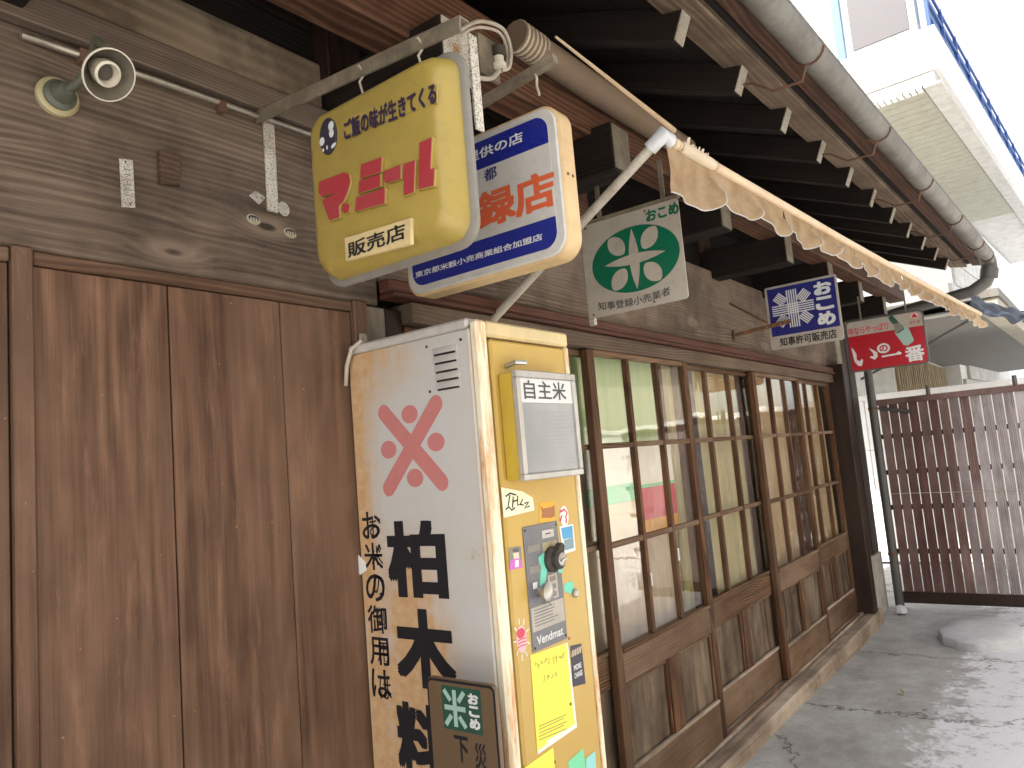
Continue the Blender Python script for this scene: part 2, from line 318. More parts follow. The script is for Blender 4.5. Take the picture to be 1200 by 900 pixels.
def ground_mat():
    t = NT('worn concrete ground'); p = t.coord(False)
    n = t.noise(p, 1.3, 6, .6); nb = t.noise(p, 5, 7, .7); nf = t.noise(p, 38, 6, .7)
    c = t.ramp(t.math('ADD', t.math('MULTIPLY', n, .5), t.math('MULTIPLY', nb, .5)), [(.36, (.25, .24, .22)), (.5, (.38, .37, .35)), (.63, (.50, .50, .485))])
    # pale mottled patches; whiter towards mid-lane, sky light put into the colour
    sp = t.n('ShaderNodeSeparateXYZ'); t.l(p, sp.inputs[0])
    mm = t.n('ShaderNodeMapRange', interpolation_type='SMOOTHSTEP'); t.l(sp.outputs[1], mm.inputs[0]); mm.inputs[1].default_value = 1.05; mm.inputs[2].default_value = .45
    pm = t.math('ADD', t.math('MULTIPLY', nb, .55), t.math('ADD', t.math('MULTIPLY', nf, .28), t.math('MULTIPLY', mm.outputs[0], .22)))
    c = t.mix(t.ramp(pm, [(.53, (0, 0, 0)), (.60, (.8,) * 3)]), c, (.74, .745, .77))
    c = t.mix(t.ramp(nf, [(.25, (.6,) * 3), (.42, (0, 0, 0))]), c, (.10, .095, .085))
    cr = t.n('ShaderNodeTexVoronoi', feature='DISTANCE_TO_EDGE'); t.l(t.vmath('ADD', p, t.vmath('MULTIPLY', t.noise(p, 3, 5, .7, out='Color'), (.5, .5, .5))), cr.inputs['Vector']); cr.inputs['Scale'].default_value = .55
    c = t.mix(t.ramp(cr.outputs['Distance'], [(.0, (.8,) * 3), (.008, (0, 0, 0))]), c, (.06, .055, .05))
    t.bsdf(c, t.ramp(nb, [(.3, (.55,) * 3), (.7, (.85,) * 3)]), bump=t.math('ADD', t.math('MULTIPLY', nb, .6), nf), bstr=.6, bdist=.006, spec=.35); return t.m
M['ground'] = ground_mat()

# ------------------------------------------------------------------ mesh helpers
class MB:
    def __init__(s): s.v = []; s.f = []; s.sm = False
    def box(s, lo, hi):
        b = len(s.v); x0, y0, z0 = lo; x1, y1, z1 = hi
        s.v += [(x0, y0, z0), (x1, y0, z0), (x1, y1, z0), (x0, y1, z0), (x0, y0, z1), (x1, y0, z1), (x1, y1, z1), (x0, y1, z1)]
        s.f += [tuple(b + i for i in q) for q in ((0, 3, 2, 1), (4, 5, 6, 7), (0, 1, 5, 4), (1, 2, 6, 5), (2, 3, 7, 6), (3, 0, 4, 7))]; return s
    def loft(s, rings, closed=True, cap=True):
        b = len(s.v); n = len(rings[0])
        for r in rings: s.v += [tuple(p) for p in r]
        for i in range(len(rings) - 1):
            for j in range(n if closed else n - 1):
                k = (j + 1) % n
                s.f.append((b + i * n + j, b + i * n + k, b + (i + 1) * n + k, b + (i + 1) * n + j))
        if cap and closed:
            s.f.append(tuple(b + j for j in reversed(range(n)))); s.f.append(tuple(b + (len(rings) - 1) * n + j for j in range(n)))
        return s
    def prism(s, poly, z0, z1):      # poly in local xy, counter clockwise or not
        a = sum(poly[i][0] * poly[(i + 1) % len(poly)][1] - poly[(i + 1) % len(poly)][0] * poly[i][1] for i in range(len(poly)))
        if a < 0: poly = poly[::-1]
        return s.loft([[(x, y, z0) for x, y in poly], [(x, y, z1) for x, y in poly]])
    def tube(s, path, r, n=10, cap=True):
        path = [Vector(p) for p in path]; rs = r if isinstance(r, (list, tuple)) else [r] * len(path); rings = []
        up = None
        for i, p in enumerate(path):
            d = (path[min(i + 1, len(path) - 1)] - path[max(i - 1, 0)]).normalized()
            if up is None: up = d.orthogonal().normalized()
            up = (up - d * up.dot(d)); up = up.normalized() if up.length > 1e-6 else d.orthogonal().normalized()
            w = d.cross(up)
            rings.append([p + (up * math.cos(2 * math.pi * j / n) + w * math.sin(2 * math.pi * j / n)) * rs[i] for j in range(n)])
        return s.loft(rings, True, cap)
    def lathe(s, prof, n=24, axis='z', c=(0, 0, 0), cap=True):   # prof list of (r, h)
        rings = []
        for r, h in prof:
            rg = []
            for j in range(n):
                a = 2 * math.pi * j / n; x, y = r * math.cos(a), r * math.sin(a)
                q = {'z': (x, y, h), 'x': (h, x, y), 'y': (y, h, x)}[axis]
                rg.append((q[0] + c[0], q[1] + c[1], q[2] + c[2]))
            rings.append(rg)
        return s.loft(rings, True, cap)
    def mesh(s, name, smooth=None, bevel=0):
        m = bpy.data.meshes.new(name); m.from_pydata(s.v, [], s.f); m.update()
        if bevel or smooth is not None:
            bm = bmesh.new(); bm.from_mesh(m)
            bmesh.ops.recalc_face_normals(bm, faces=bm.faces)
            if bevel:
                bmesh.ops.bevel(bm, geom=[e for e in bm.edges if len(e.link_faces) == 2 and e.calc_face_angle(0) > .6], offset=bevel, segments=1, affect='EDGES', clamp_overlap=True)
            if smooth is not None:
                for f in bm.faces: f.smooth = True
                for e in bm.edges:
                    if len(e.link_faces) == 2 and e.calc_face_angle(0) > R(smooth): e.smooth = False
            bm.to_mesh(m); bm.free()
        return m
def link(name, mesh, mat, parent=None, loc=None, mtx=None):
    o = bpy.data.objects.new(name, mesh); COL.objects.link(o)
    if mat is not None and len(mesh.materials) == 0: mesh.materials.append(M[mat] if isinstance(mat, str) else mat)
    if parent is not None: o.parent = parent
    if mtx is not None: o.matrix_local = mtx
    elif loc is not None: o.location = loc
    return o
def tag(o, label, cat, group=None):
    o['label'] = label; o['category'] = cat
    if group: o['group'] = group
    return o
def thing(name, label, cat, mtx=None, group=None):
    o = bpy.data.objects.new(name, None); COL.objects.link(o); o.empty_display_size = .1
    if mtx is not None: o.matrix_world = mtx if isinstance(mtx, Matrix) else Matrix.Translation(mtx)
    return tag(o, label, cat, group)
MW = {}
def wpos(o):
    p = Vector(o.matrix_basis.translation); q = o.parent
    while q: p = p + q.matrix_basis.translation; q = q.parent
    return p
def wbox(name, lo, hi, mat, parent, bevel=.003):   # axis aligned box given in world coordinates under an unrotated parent
    lo, hi = [min(a, b) for a, b in zip(lo, hi)], [max(a, b) for a, b in zip(lo, hi)]
    d = [(b - a) / 2 for a, b in zip(lo, hi)]; c = Vector([(a + b) / 2 for a, b in zip(lo, hi)])
    key = (tuple(round(x, 4) for x in d), mat, bevel)
    if key not in MW: MW[key] = MB().box([-x for x in d], d).mesh(name, None, min(bevel, min(d) * .6))
    return link(name, MW[key], mat, parent, c - wpos(parent) if parent else c)
def beam(name, a, b, w, h, mat, parent, axis='x', bevel=.003):   # bar from a to b (world), w across, h high; long local axis = axis
    a, b = Vector(a), Vector(b); L = (b - a).length; d = (b - a).normalized()
    up = Vector((0, 0, 1)); side = up.cross(d).normalized(); up = d.cross(side)
    if axis == 'x': mt = Matrix((d, side, up)).transposed(); dim = (L / 2, w / 2, h / 2)
    elif axis == 'y': mt = Matrix((-side, d, up)).transposed(); dim = (w / 2, L / 2, h / 2)
    else: mt = Matrix((side, up, d)).transposed(); dim = (w / 2, h / 2, L / 2)
    mt = mt.to_4x4(); mt.translation = (a + b) / 2 - (wpos(parent) if parent else Vector())
    key = (tuple(round(x, 4) for x in dim), mat, bevel)
    if key not in MW: MW[key] = MB().box([-x for x in dim], dim).mesh(name, None, min(bevel, min(dim) * .6))
    return link(name, MW[key], mat, parent, mtx=mt)
def wtube(name, path, r, mat, parent, n=10):
    base = wpos(parent) if parent else Vector(path[0])
    return link(name, MB().tube([Vector(p) - base for p in path], r, n).mesh(name, 40), mat, parent, None if parent else base)
def side_frame(c):    # sign that faces -X : local x = -Y, local y = up, local z = -X
    m = Matrix(((0, 0, -1), (-1, 0, 0), (0, 1, 0))).to_4x4(); m.translation = c; return m
def front_frame(c):   # faces the street: local x = X, local y = up, local z = -Y
    m = Matrix(((1, 0, 0), (0, 0, -1), (0, 1, 0))).to_4x4(); m.translation = c; return m
def rrect(w, h, r, n=6, cx=0, cy=0):
    p = []
    for (sx, sy, a0) in ((1, 1, 0), (-1, 1, 90), (-1, -1, 180), (1, -1, 270)):
        for i in range(n + 1):
            a = R(a0 + 90 * i / n); p.append((cx + sx * (w / 2 - r) + r * math.cos(a), cy + sy * (h / 2 - r) + r * math.sin(a)))
    return p
def ell(cx, cy, rx, ry, n=28, rot=0, a0=0, a1=360):
    c, s_ = math.cos(R(rot)), math.sin(R(rot)); o = []
    for i in range(n):
        a = R(a0 + (a1 - a0) * i / n); x, y = rx * math.cos(a), ry * math.sin(a); o.append((cx + x * c - y * s_, cy + x * s_ + y * c))
    return o
def plate(name, poly, z0, z1, mat, parent, bevel=0): return link(name, MB().prism(poly, z0, z1).mesh(name, 30, bevel), mat, parent)
def stroke(name, pts, w, z, mat, parent, t=.0006):     # flat brush line in local xy
    L = []; Rr = []
    for i, p in enumerate(pts):
        a = Vector(pts[max(i - 1, 0)]); b = Vector(pts[min(i + 1, len(pts) - 1)]); d = (b - a); d = d.normalized() if d.length > 0 else Vector((1, 0)); nrm = Vector((-d.y, d.x))
        ww = w[i] if isinstance(w, (list, tuple)) else w
        L.append(tuple(Vector(p) + nrm * ww / 2)); Rr.append(tuple(Vector(p) - nrm * ww / 2))
    m = MB(); m.loft([[(l[0], l[1], z), (l[0], l[1], z + t), (r[0], r[1], z + t), (r[0], r[1], z)] for l, r in zip(L, Rr)])
    return link(name, m.mesh(name, 30), mat, parent)
GLYPH = {}
def text(body, x0, y0, x1, y1, z, mat, parent, bold=0.0, ext=0.0, vertical=False, shear=0.0, name='lettering', arc=0.0):
    # lettering fitted to the box x0..x1, y0..y1 of the parent's face
    if vertical:
        n = len(body); g = (y1 - y0) / n; vs_, fs_ = [], []
        for i, ch in enumerate(body):
            v, f = glyphs(ch, bold); b = len(vs_)
            vv = fit(v, x0, y1 - (i + 1) * g + g * .06, x1, y1 - i * g - g * .06); vs_ += vv; fs_ += [tuple(q + b for q in k) for k in f]
    else:
        v, fs_ = glyphs(body, bold); vs_ = fit(v, x0, y0, x1, y1)
    out = []
    for x, y, zz in vs_:
        y2 = y + shear * (x - x0)
        if arc: u = (x - (x0 + x1) / 2) / ((x1 - x0) / 2); y2 += arc * u * u
        out.append((x, y2, z + zz))
    m = bpy.data.meshes.new(name); m.from_pydata(out, [], fs_); m.update()
    if ext:
        bm = bmesh.new(); bm.from_mesh(m); r = bmesh.ops.extrude_face_region(bm, geom=bm.faces[:])
        for q in r['geom']:
            if isinstance(q, bmesh.types.BMVert): q.co.z += ext
        bm.to_mesh(m); bm.free()
    return link(name, m, mat, parent)
def glyphs(body, bold):
    k = (body, bold)
    if k in GLYPH: return GLYPH[k]
    c = bpy.data.curves.new('font', 'FONT'); c.body = body; c.size = 1; c.resolution_u = 3
    o = bpy.data.objects.new('font', c); COL.objects.link(o); dg = bpy.context.evaluated_depsgraph_get(); dg.update()
    m = bpy.data.meshes.new_from_object(o.evaluated_get(dg)); V0 = [(v.co.x, v.co.y, 0) for v in m.vertices]; F0 = [tuple(p.vertices) for p in m.polygons]
    bpy.data.objects.remove(o); bpy.data.curves.remove(c); bpy.data.meshes.remove(m)
    V, F = list(V0), list(F0)
    if bold:
        for i, (dx, dy) in enumerate(((1, 0), (0, 1), (-1, 0), (0, -1), (1, 1), (-1, 1), (-1, -1), (1, -1))):
            b = len(V); V += [(x + bold * .92 * dx, y + bold * .92 * dy, -1e-5 * (i + 1)) for x, y, z in V0]; F += [tuple(q + b for q in f) for f in F0]
    GLYPH[k] = (V, F); return V, F
def fit(v, x0, y0, x1, y1):
    ax, bx = min(p[0] for p in v), max(p[0] for p in v); ay, by = min(p[1] for p in v), max(p[1] for p in v)
    return [(x0 + (p[0] - ax) / (bx - ax) * (x1 - x0), y0 + (p[1] - ay) / (by - ay) * (y1 - y0), p[2]) for p in v]

# ================================================================== the setting
WALL = 1.5
def ground():
    n = 40; m = MB(); xs = [-60, -20, -8, -3] + [-2.5 + .25 * i for i in range(46)] + [10, 14, 20, 40, 120]; ys = [-80, -30, -12, -6] + [-4 + .25 * i for i in range(28)] + [3.5, 6, 12, 40, 80]
    for y in ys:
        for x in xs:
            w = 1 if -3 < x < 9 and -4 < y < 2.8 else 0
            z = w * (.012 * math.sin(x * 1.7 + y) + .009 * math.sin(y * 3.1 - x * .8)) - .012
            m.v.append((x, y, z))
    k = len(xs)
    m.f = [(j * k + i, j * k + i + 1, (j + 1) * k + i + 1, (j + 1) * k + i) for j in range(len(ys) - 1) for i in range(k - 1)]
    o = link('ground', m.mesh('ground', 60), 'ground'); o['kind'] = 'structure'
ground()

# ------------------------------------------------------------------ the shop house
house = thing('shop_house', 'old dark timber shop house with sliding glass doors and deep eaves', 'house', (2.5, 1.6, 0))
HX0, HX1 = -2.6, 6.85
# -- board wall left of the machine
PZ = 1.888
xs = [.55, .81, 1.09, 1.312]
for a, b in zip(xs[:-1], xs[1:]): wbox('plank', (a + .0015, 1.497 + random.uniform(-.002, .002), .03), (b - .0015, 1.525, PZ - .028), 'plank', house, .002)
wbox('rail', (.551, 1.49, PZ - .026), (1.312, 1.53, PZ), 'plank_x', house)
wbox('batten', (.515, 1.484, .02), (.549, 1.53, PZ + .004), 'plank', house)
wbox('batten', (1.314, 1.484, .02), (1.360, 1.53, PZ + .004), 'plank', house)
wbox('plank', (1.362, 1.50, .03), (1.44, 1.53, PZ - .002), 'kamoi' if False else 'old_x', house)
wbox('plank', (1.4425, 1.503, .03), (1.508, 1.62, PZ - .002), 'post', house)
x = .513; wl = [.25, .28, .24, .27, .26, .29, .25, .28, .26, .24, .28]
for i, w in enumerate(wl):
    if i == 4 or i == 8:
        wbox('batten', (x - .036, 1.484, .02), (x - .002, 1.53, PZ + .004), 'plank', house); x -= .038
    wbox('plank', (x - w + .0015, 1.497, .03), (x - .0015, 1.525, PZ - .028), 'plank', house, .002); x -= w
wbox('rail', (HX0, 1.49, PZ - .026), (.513, 1.53, PZ), 'plank_x', house)
wbox('plinth', (HX0, 1.47, -.04), (1.508, 1.62, .022), 'old_x', house)
# -- lintel over boards and doors
wbox('lintel', (HX0, 1.5, 1.892), (1.42, 1.62, 2.332), 'lintel', house, .006)
wbox('lintel', (1.4225, 1.503, 1.965), (6.60, 1.62, 2.40), 'lintel', house, .006)
led = MB().prism([(-.02, 0), (.045, 0), (.03, .075), (-.02, .09)], 0, 1.412 - HX0)
mt = Matrix(((0, 0, 1), (-1, 0, 0), (0, 1, 0))).to_4x4(); mt.translation = Vector((HX0, 1.52, 2.334)) - wpos(house)
link('ledge', led.mesh('ledge', None, .004), 'kamoi_z', house, mtx=mt)
wbox('upper_beam', (HX0, 1.53, 2.43), (1.288, 1.6, 2.565), 'mottled', house, .004)
wbox('post', (1.29, 1.50, 2.525), (1.41, 1.62, 3.1), 'post', house)
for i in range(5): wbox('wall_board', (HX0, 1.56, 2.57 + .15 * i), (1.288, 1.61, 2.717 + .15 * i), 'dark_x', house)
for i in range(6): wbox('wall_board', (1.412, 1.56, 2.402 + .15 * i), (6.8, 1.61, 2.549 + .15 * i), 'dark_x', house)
for xx in (2.6, 3.95, 5.3): wbox('strut', (xx, 1.53, 2.402), (xx + .1, 1.56, 2.86), 'fascia2', house)
# -- trim and head board over the doors
wbox('trim', (1.4225, 1.455, 1.925), (6.42, 1.502, 1.962), 'redtrim', house, .004)
wbox('trim', (1.4225, 1.44, 1.908), (6.42, 1.502, 1.923), 'redtrim', house, .003)
wbox('head_board', (1.51, 1.478, 1.70 + .002), (6.15, 1.62, 1.906), 'kamoi', house) if False else wbox('head_board', (1.51, 1.462, 1.845), (6.148, 1.60, 1.9065), 'kamoi', house)
# -- corner post and corner wall
wbox('corner_post', (6.15, 1.385, .07), (6.262, 1.62, 1.985), 'post', house, .006)
wbox('corner_board', (6.264, 1.40, .02), (6.29, 1.60, 1.95), 'old_x', house)
wbox('corner_board', (6.292, 1.445, .02), (6.44, 1.60, 2.35), 'old_x', house)
wbox('corner_board', (6.442, 1.45, .45), (6.62, 1.60, 2.35), 'post', house)
wbox('corner_board', (6.623, 1.445, .45), (6.84, 1.60, 2.35), 'post', house)
wbox('corner_plinth', (6.442, 1.43, -.04), (6.84, 1.60, .447), 'plaster', house)
# -- threshold
wbox('threshold', (1.51, 1.372, -.05), (6.37, 1.462, .078), 'sill', house, .012)
wbox('threshold', (1.51, 1.464, -.05), (6.37, 1.62, .086), 'sill', house, .006)
for yy in (1.478, 1.516, 1.554): wbox('door_rail', (1.51, yy - .005, .086), (6.148, yy + .005, .0955), 'rustiron', house, .001)

# -- sliding doors: the door mesh is its frame; panes, muntins and panels hang under it
zt, zb = 1.842, .098
MUN = [1.462, 1.08]; Z3, Z4, Z5 = .695, .572, .30
def door(x0, x1, yc, first_clear=False):
    t = .016; st = .052; c = Vector(((x0 + x1) / 2, yc, (zt + zb) / 2)); L = lambda p: tuple(Vector(p) - c)
    hw = (x1 - x0) / 2
    d = link('sliding_door', MB().box((-hw, -t, -(zt - zb) / 2), (-hw + st, t, (zt - zb) / 2)).mesh('sliding_door', None, .003), 'door_z', house, c - wpos(house))
    def sub(name, lo, hi, mat, bev=.002): return wbox(name, lo, hi, mat, d, bev)
    a, b = x0 + st, x1 - st
    sub('stile', (b, yc - t, zb), (x1, yc + t, zt), 'door_z', .003)
    sub('top_rail', (a, yc - t + .001, zt - .022), (b, yc + t, zt), 'door_x')
    sub('middle_rail', (a, yc - t + .001, Z4), (b, yc + t, Z3), 'door_x')
    sub('bottom_rail', (a, yc - t + .001, zb), (b, yc + t, .262), 'door_x')
    sub('beading', (a, yc - t - .006, Z3 - .012), (b, yc - t + .0005, Z3 + .004), 'door_x')
    sub('beading', (a, yc - t - .004, .262), (b, yc - t + .012, .276), 'sill')
    cw = (b - a) / 3
    for i in (1, 2): sub('muntin', (a + cw * i - .012, yc - .014, Z3 + .004), (a + cw * i + .012, yc + .012, zt - .022), 'door_z')
    for z in MUN:
        for i in range(3):
            e0 = a + cw * i + (.012 if i else 0); e1 = a + cw * (i + 1) - (.012 if i < 2 else 0)
            sub('muntin', (e0, yc - .012, z - .011), (e1, yc + .01, z + .011), 'door_x')
    zs = [zt - .022] + [q for z in MUN for q in (z + .011, z - .011)] + [Z3 + .004]
    for r in range(3):
        for i in range(3):
            e0 = a + cw * i + (.012 if i else 0); e1 = a + cw * (i + 1) - (.012 if i < 2 else 0)
            g = sub('glass_pane', (e0, yc - .0015, zs[2 * r + 1]), (e1, yc + .0015, zs[2 * r]), 'glass', 0)
            g.rotation_euler = (random.uniform(-.012, .012), 0, random.uniform(-.014, .014))
    mid = (a + b) / 2; ms = .046
    sub('stile', (mid - ms, yc - t + .001, .262), (mid + ms, yc + t, Z4), 'door_z')
    for e0, e1 in ((a, mid - ms), (mid + ms, b)):
        sub('panel', (e0, yc + .004, .262), (e1, yc + .010, Z4), 'panel', 0)
        for q0, q1, mm in (((e0, .276), (e0 + .016, Z4), 'door_z'), ((e1 - .016, .276), (e1, Z4), 'door_z'), ((e0 + .016, Z4 - .014), (e1 - .016, Z4), 'door_x')):
            sub('moulding', (q0[0], yc - .010, q0[1]), (q1[0], yc + .0045, q1[1]), mm, .005)
    return d
D = []
FY, BY = 1.478, 1.516
for x0, x1, y in ((1.515, 2.565, BY), (2.455, 3.385, FY), (3.335, 4.40, BY), (4.30, 5.215, FY), (5.165, 6.147, BY)): D.append(door(x0, x1, y))
# finger pull and screw locks on the nearest full door
d1 = D[1]
wbox('finger_pull', (2.474, FY - .0185, .80), (2.496, FY - .0155, .90), 'rustiron', d1, .001)
wbox('finger_pull_slot', (2.479, FY - .0195, .815), (2.491, FY - .0182, .885), 'blackiron', d1, 0)
for xx, zz in ((2.784, .91), (3.058, .97)):
    wbox('screw_lock', (xx - .006, FY - .026, zz - .03), (xx + .006, FY - .013, zz + .03), 'steel', d1, .003)

# -- room behind the doors
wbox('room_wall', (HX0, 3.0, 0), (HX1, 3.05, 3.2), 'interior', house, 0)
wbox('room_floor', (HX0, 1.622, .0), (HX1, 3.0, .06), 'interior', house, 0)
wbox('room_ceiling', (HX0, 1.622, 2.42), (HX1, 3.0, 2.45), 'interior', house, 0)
wbox('end_wall', (HX0 - .1, 1.48, 0), (HX0 - .002, 3.0, 3.0), 'old_x', house)
wbox('end_wall', (HX1, 1.47, 0), (HX1 + .05, 3.0, 2.6), 'old_x', house)

# -- eaves: the eave line leaves the wall by two degrees
def DE(s): return .805 - .034 * (s - 2.06)
def ext(name, sec, s0, s1, mat, bevel=.003):           # section of (t inward from the rafter ends, world z) run along the eave
    mid = (s0 + s1) / 2; c = Vector((mid, DE(mid), 2.7))
    a = math.atan(-.034); mt = Matrix.Rotation(a, 4, 'Z'); mt.translation = c - wpos(house); L = (s1 - s0) / 2 / math.cos(a)
    m = MB().loft([[(-L, t, z - 2.7) for t, z in sec], [(L, t, z - 2.7) for t, z in sec]])
    return link(name, m.mesh(name, None, bevel), mat, house, mtx=mt)
SL = .42
EX0, EX1 = -2.8, 7.08
for i in range(-10, 12):
    x = 2.06 + .455 * i
    if x > 7.0: break
    y0 = DE(x); y1 = 2.3; z0 = 2.64
    n = Vector((0, -SL, 1)).normalized(); a = Vector((x, y0, z0)) + n * .048; b = Vector((x, y1, z0 + SL * (y1 - y0))) + n * .048
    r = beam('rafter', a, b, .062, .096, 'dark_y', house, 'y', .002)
    L = (b - a).length / 2
    e = link('end_face', MB().box((-.029, -L - .003, -.045), (.029, -L + .0005, .045)).mesh('end_face'), 'whiteend', r)
zr = lambda t: 2.64 + .106 + SL * t
for i in range(13):
    t0, t1 = .03 + .125 * i, .03 + .125 * i + .122
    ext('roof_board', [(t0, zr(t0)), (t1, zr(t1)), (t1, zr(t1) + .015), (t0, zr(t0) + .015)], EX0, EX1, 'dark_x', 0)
ext('eave_board', [(-.095, 2.712), (.028, 2.735), (.028, 2.765), (-.095, 2.745)], EX0, EX1, 'fascia', .004)
ext('eave_board', [(-.13, 2.735), (-.0955, 2.735), (-.0955, 2.775), (-.13, 2.765)], EX0, EX1, 'dark_x', .002)
ext('eave_board', [(-.205, 2.70), (-.1305, 2.715), (-.1305, 2.76), (-.205, 2.745)], EX0, EX1, 'fascia2', .005)
ext('roof_sheet', [(-.2, 2.79), (1.75, 2.79 + SL * 1.9), (1.75, 2.83 + SL * 1.9), (-.2, 2.83)], EX0, EX1, 'tile', 0)
wbox('roof_back', (EX0, 2.6, 3.0), (EX1, 3.1, 3.6), 'tile', house, 0)
tm = MB(); rr = .055
pr = [(rr * math.cos(R(a)), rr * math.sin(R(a))) for a in range(0, 181, 20)] + [(.035 * math.cos(R(a)), .035 * math.sin(R(a))) for a in range(180, -1, -30)]
tm.loft([[(px_, -.17, pz_) for px_, pz_ in pr], [(px_, .17, pz_) for px_, pz_ in pr]]); tmesh = tm.mesh('roof_tile', 40)
x = EX0 + .1
while x < EX1:
    mt = Matrix.Rotation(math.atan(SL), 4, 'X'); mt.translation = Vector((x, DE(x) + .06, 2.945)) - wpos(house)
    link('roof_tile', tmesh, 'tile', house, mtx=mt); x += .235
# purlin on cantilever beams
ext('purlin', [(.36, 2.50), (.48, 2.50), (.48, 2.70), (.36, 2.70)], EX0, 6.9, 'redwood', .006)
for x in (-2.15, -1.3, -.43, .42, 1.292, 2.12, 3.05, 3.95, 4.80, 5.62, 6.45):
    o = wbox('cantilever_beam', (x, 1.09, 2.355), (x + .118, 1.615, 2.52), 'dark_y', house, .004)
    e = link('end_face', MB().box((-.055, -.0035, -.076), (.055, 0, .076)).mesh('end_face'), 'speckle' if 1 < x < 1.4 else 'darkmetal', o, (0, -.2625, 0))

# ------------------------------------------------------------------ gutter
gt = thing('roof_gutter', 'long grey half round gutter hung along the wooden eave', 'gutter', (2.2, .56, 2.71))
def DG(s): return .56 - .041 * (s - 2.2)
G0, G1 = -2.8, 6.72; gp = Vector((2.2, .56, 2.71)); rG = .047
def gring(s, r0):
    o = []
    for i in range(17):
        a = R(170 + 200 * i / 16); o.append(Vector((s, DG(s) + r0 * math.cos(a), 2.71 + r0 * math.sin(a))) - gp)
    for i in range(17):
        a = R(370 - 200 * i / 16); o.append(Vector((s, DG(s) + (r0 - .003) * math.cos(a), 2.71 + (r0 - .003) * math.sin(a))) - gp)
    return o
link('channel', MB().loft([gring(G0 + (G1 - G0) * i / 24, rG) for i in range(25)]).mesh('channel', 40), 'galv', gt)
bead = MB().tube([Vector((s, DG(s) - rG, 2.719)) - gp for s in (G0, G1)], .005, 8); link('bead', bead.mesh('bead', 40), 'galv', gt)
for i in range(-9, 11, 2):
    x = 2.06 + .455 * i + .02
    if x > 6.8: break
    g = DG(x); e = DE(x); p = [(x, e + .01, 2.685), (x, e - .05, 2.668), (x, e - .115, 2.615), (x, g + .03, 2.612)]
    path = [Vector(q) - gp for q in p]
    hk = link('hanger', MB().tube([path[0], path[1], path[2], path[3]], .0045, 6).mesh('hanger', 40), 'rustiron', gt)
    w = MB().tube([Vector((x, g + (rG + .004) * math.cos(R(a)), 2.71 + (rG + .004) * math.sin(R(a)))) - gp for a in range(365, 165, -20)], .004, 6)
    link('hook', w.mesh('hook', 40), 'rustiron', hk)
    hk2 = MB().tube([path[3] + Vector((0, .002, -.003)), Vector((x, g + .012, 2.664)) - gp], .0045, 6); link('rod', hk2.mesh('rod', 40), 'rustiron', hk)
dp = thing('downpipe', 'dark grey downpipe dropping from the gutter end beside the slatted gate', 'pipe', (6.80, 1.335, 0))
gx = G1 + .02
wtube('elbow', [(gx - .05, DG(gx), 2.70), (gx + .05, DG(gx), 2.68), (gx + .07, DG(gx), 2.60), (gx + .07, DG(gx) + .04, 2.52), (gx + .07, DG(gx) + .14, 2.46)], [.05, .055, .056, .05, .05], 'darkpipe', dp, 14)
wtube('collar', [(gx + .07, DG(gx), 2.62), (gx + .07, DG(gx) + .015, 2.55)], .062, 'darkpipe', dp, 14)
wtube('sloping_pipe', [(gx + .07, DG(gx) + .12, 2.47), (6.80, 1.27, 2.37), (6.80, 1.325, 2.24), (6.80, 1.335, 2.16)], .044, 'darkpipe', dp, 14)
wtube('pipe', [(6.80, 1.335, 2.2), (6.80, 1.335, 1.0), (6.80, 1.335, -.02)], .034, 'darkpipe', dp, 14)
for z in (.42, 1.62): wtube('bracket', [(6.80, 1.335, z), (6.80, 1.335, z + .022)], .039, 'rustiron', dp, 14)

# ================================================================== rice vending machine
VX0, VX1, VY0, VY1, VZ = 1.289, 1.668, 1.075, 1.476, 1.752
vm = thing('vending_machine', 'rusty white and mustard rice vending machine with black lettering', 'vending machine', (1.478, 1.275, 0))
vb = Vector((1.478, 1.275, 0))
side = link('cabinet', MB().box((-.2165, 0, -.189), (.2005, VZ - .012, .189)).mesh('cabinet', None, .004), 'vside', vm, mtx=side_frame((0, 0, 0)))
wbox('lid', (VX0 - .003, VY0 + .002, VZ - .0115), (VX1 + .003, VY1 + .014, VZ + .012), 'white', vm, .006)
# front: cream edge frame and mustard door set into it
wbox('edge', (VX0, VY0 - .026, .02), (VX0 + .036, VY0 - .0005, VZ + .004), 'vedge', vm, .006)
wbox('edge', (VX1 - .016, VY0 - .026, .02), (VX1, VY0 - .0005, VZ - .034), 'vedge', vm, .004)
wbox('edge', (VX0 + .0365, VY0 - .026, VZ - .033), (VX1, VY0 - .0005, VZ + .004), 'cream', vm, .005)
wbox('front_door', (VX0 + .05, VY0 - .022, .06), (VX1 - .018, VY0 - .0008, VZ - .037), 'vyellow', vm, .006)
wbox('plinth', (VX0 + .02, VY0, -.02), (VX1 - .02, VY1, .02), 'blackiron', vm)
for xx in (VX0 + .04, VX1 - .05): pass
vf = front_frame((0, VY0 - .022 - vb.y, 0)); vs_ = side_frame((VX0 - vb.x, 0, 0))
class Face:
    def __init__(s, parent, kind, plane, origin): s.p = parent; s.k = kind; s.pl = plane; s.o = Vector(origin)
    def u(s, px, py, d=0):
        if s.k == 'x': w = atX(px, py, s.pl - d) - s.o; return (-w.y, w.z)
        w = atY(px, py, s.pl - d) - s.o; return (w.x, w.z)
    def poly(s, pts, d=0): return [s.u(*q, d) for q in pts]
sf = Face(None, 'x', VX0, (VX0, 1.275, 0)); ff = Face(None, 'y', VY0 - .022, (1.478, VY0 - .022, 0))
def on_side(name, poly, z0, z1, mat, bevel=0):
    return link(name, MB().prism(poly, z0, z1).mesh(name, 30, bevel), mat, vm, mtx=vs_)
def on_front(name, poly, z0, z1, mat, bevel=0):
    return link(name, MB().prism(poly, z0, z1).mesh(name, 30, bevel), mat, vm, mtx=vf)
def holder(mtx, nm):
    pass
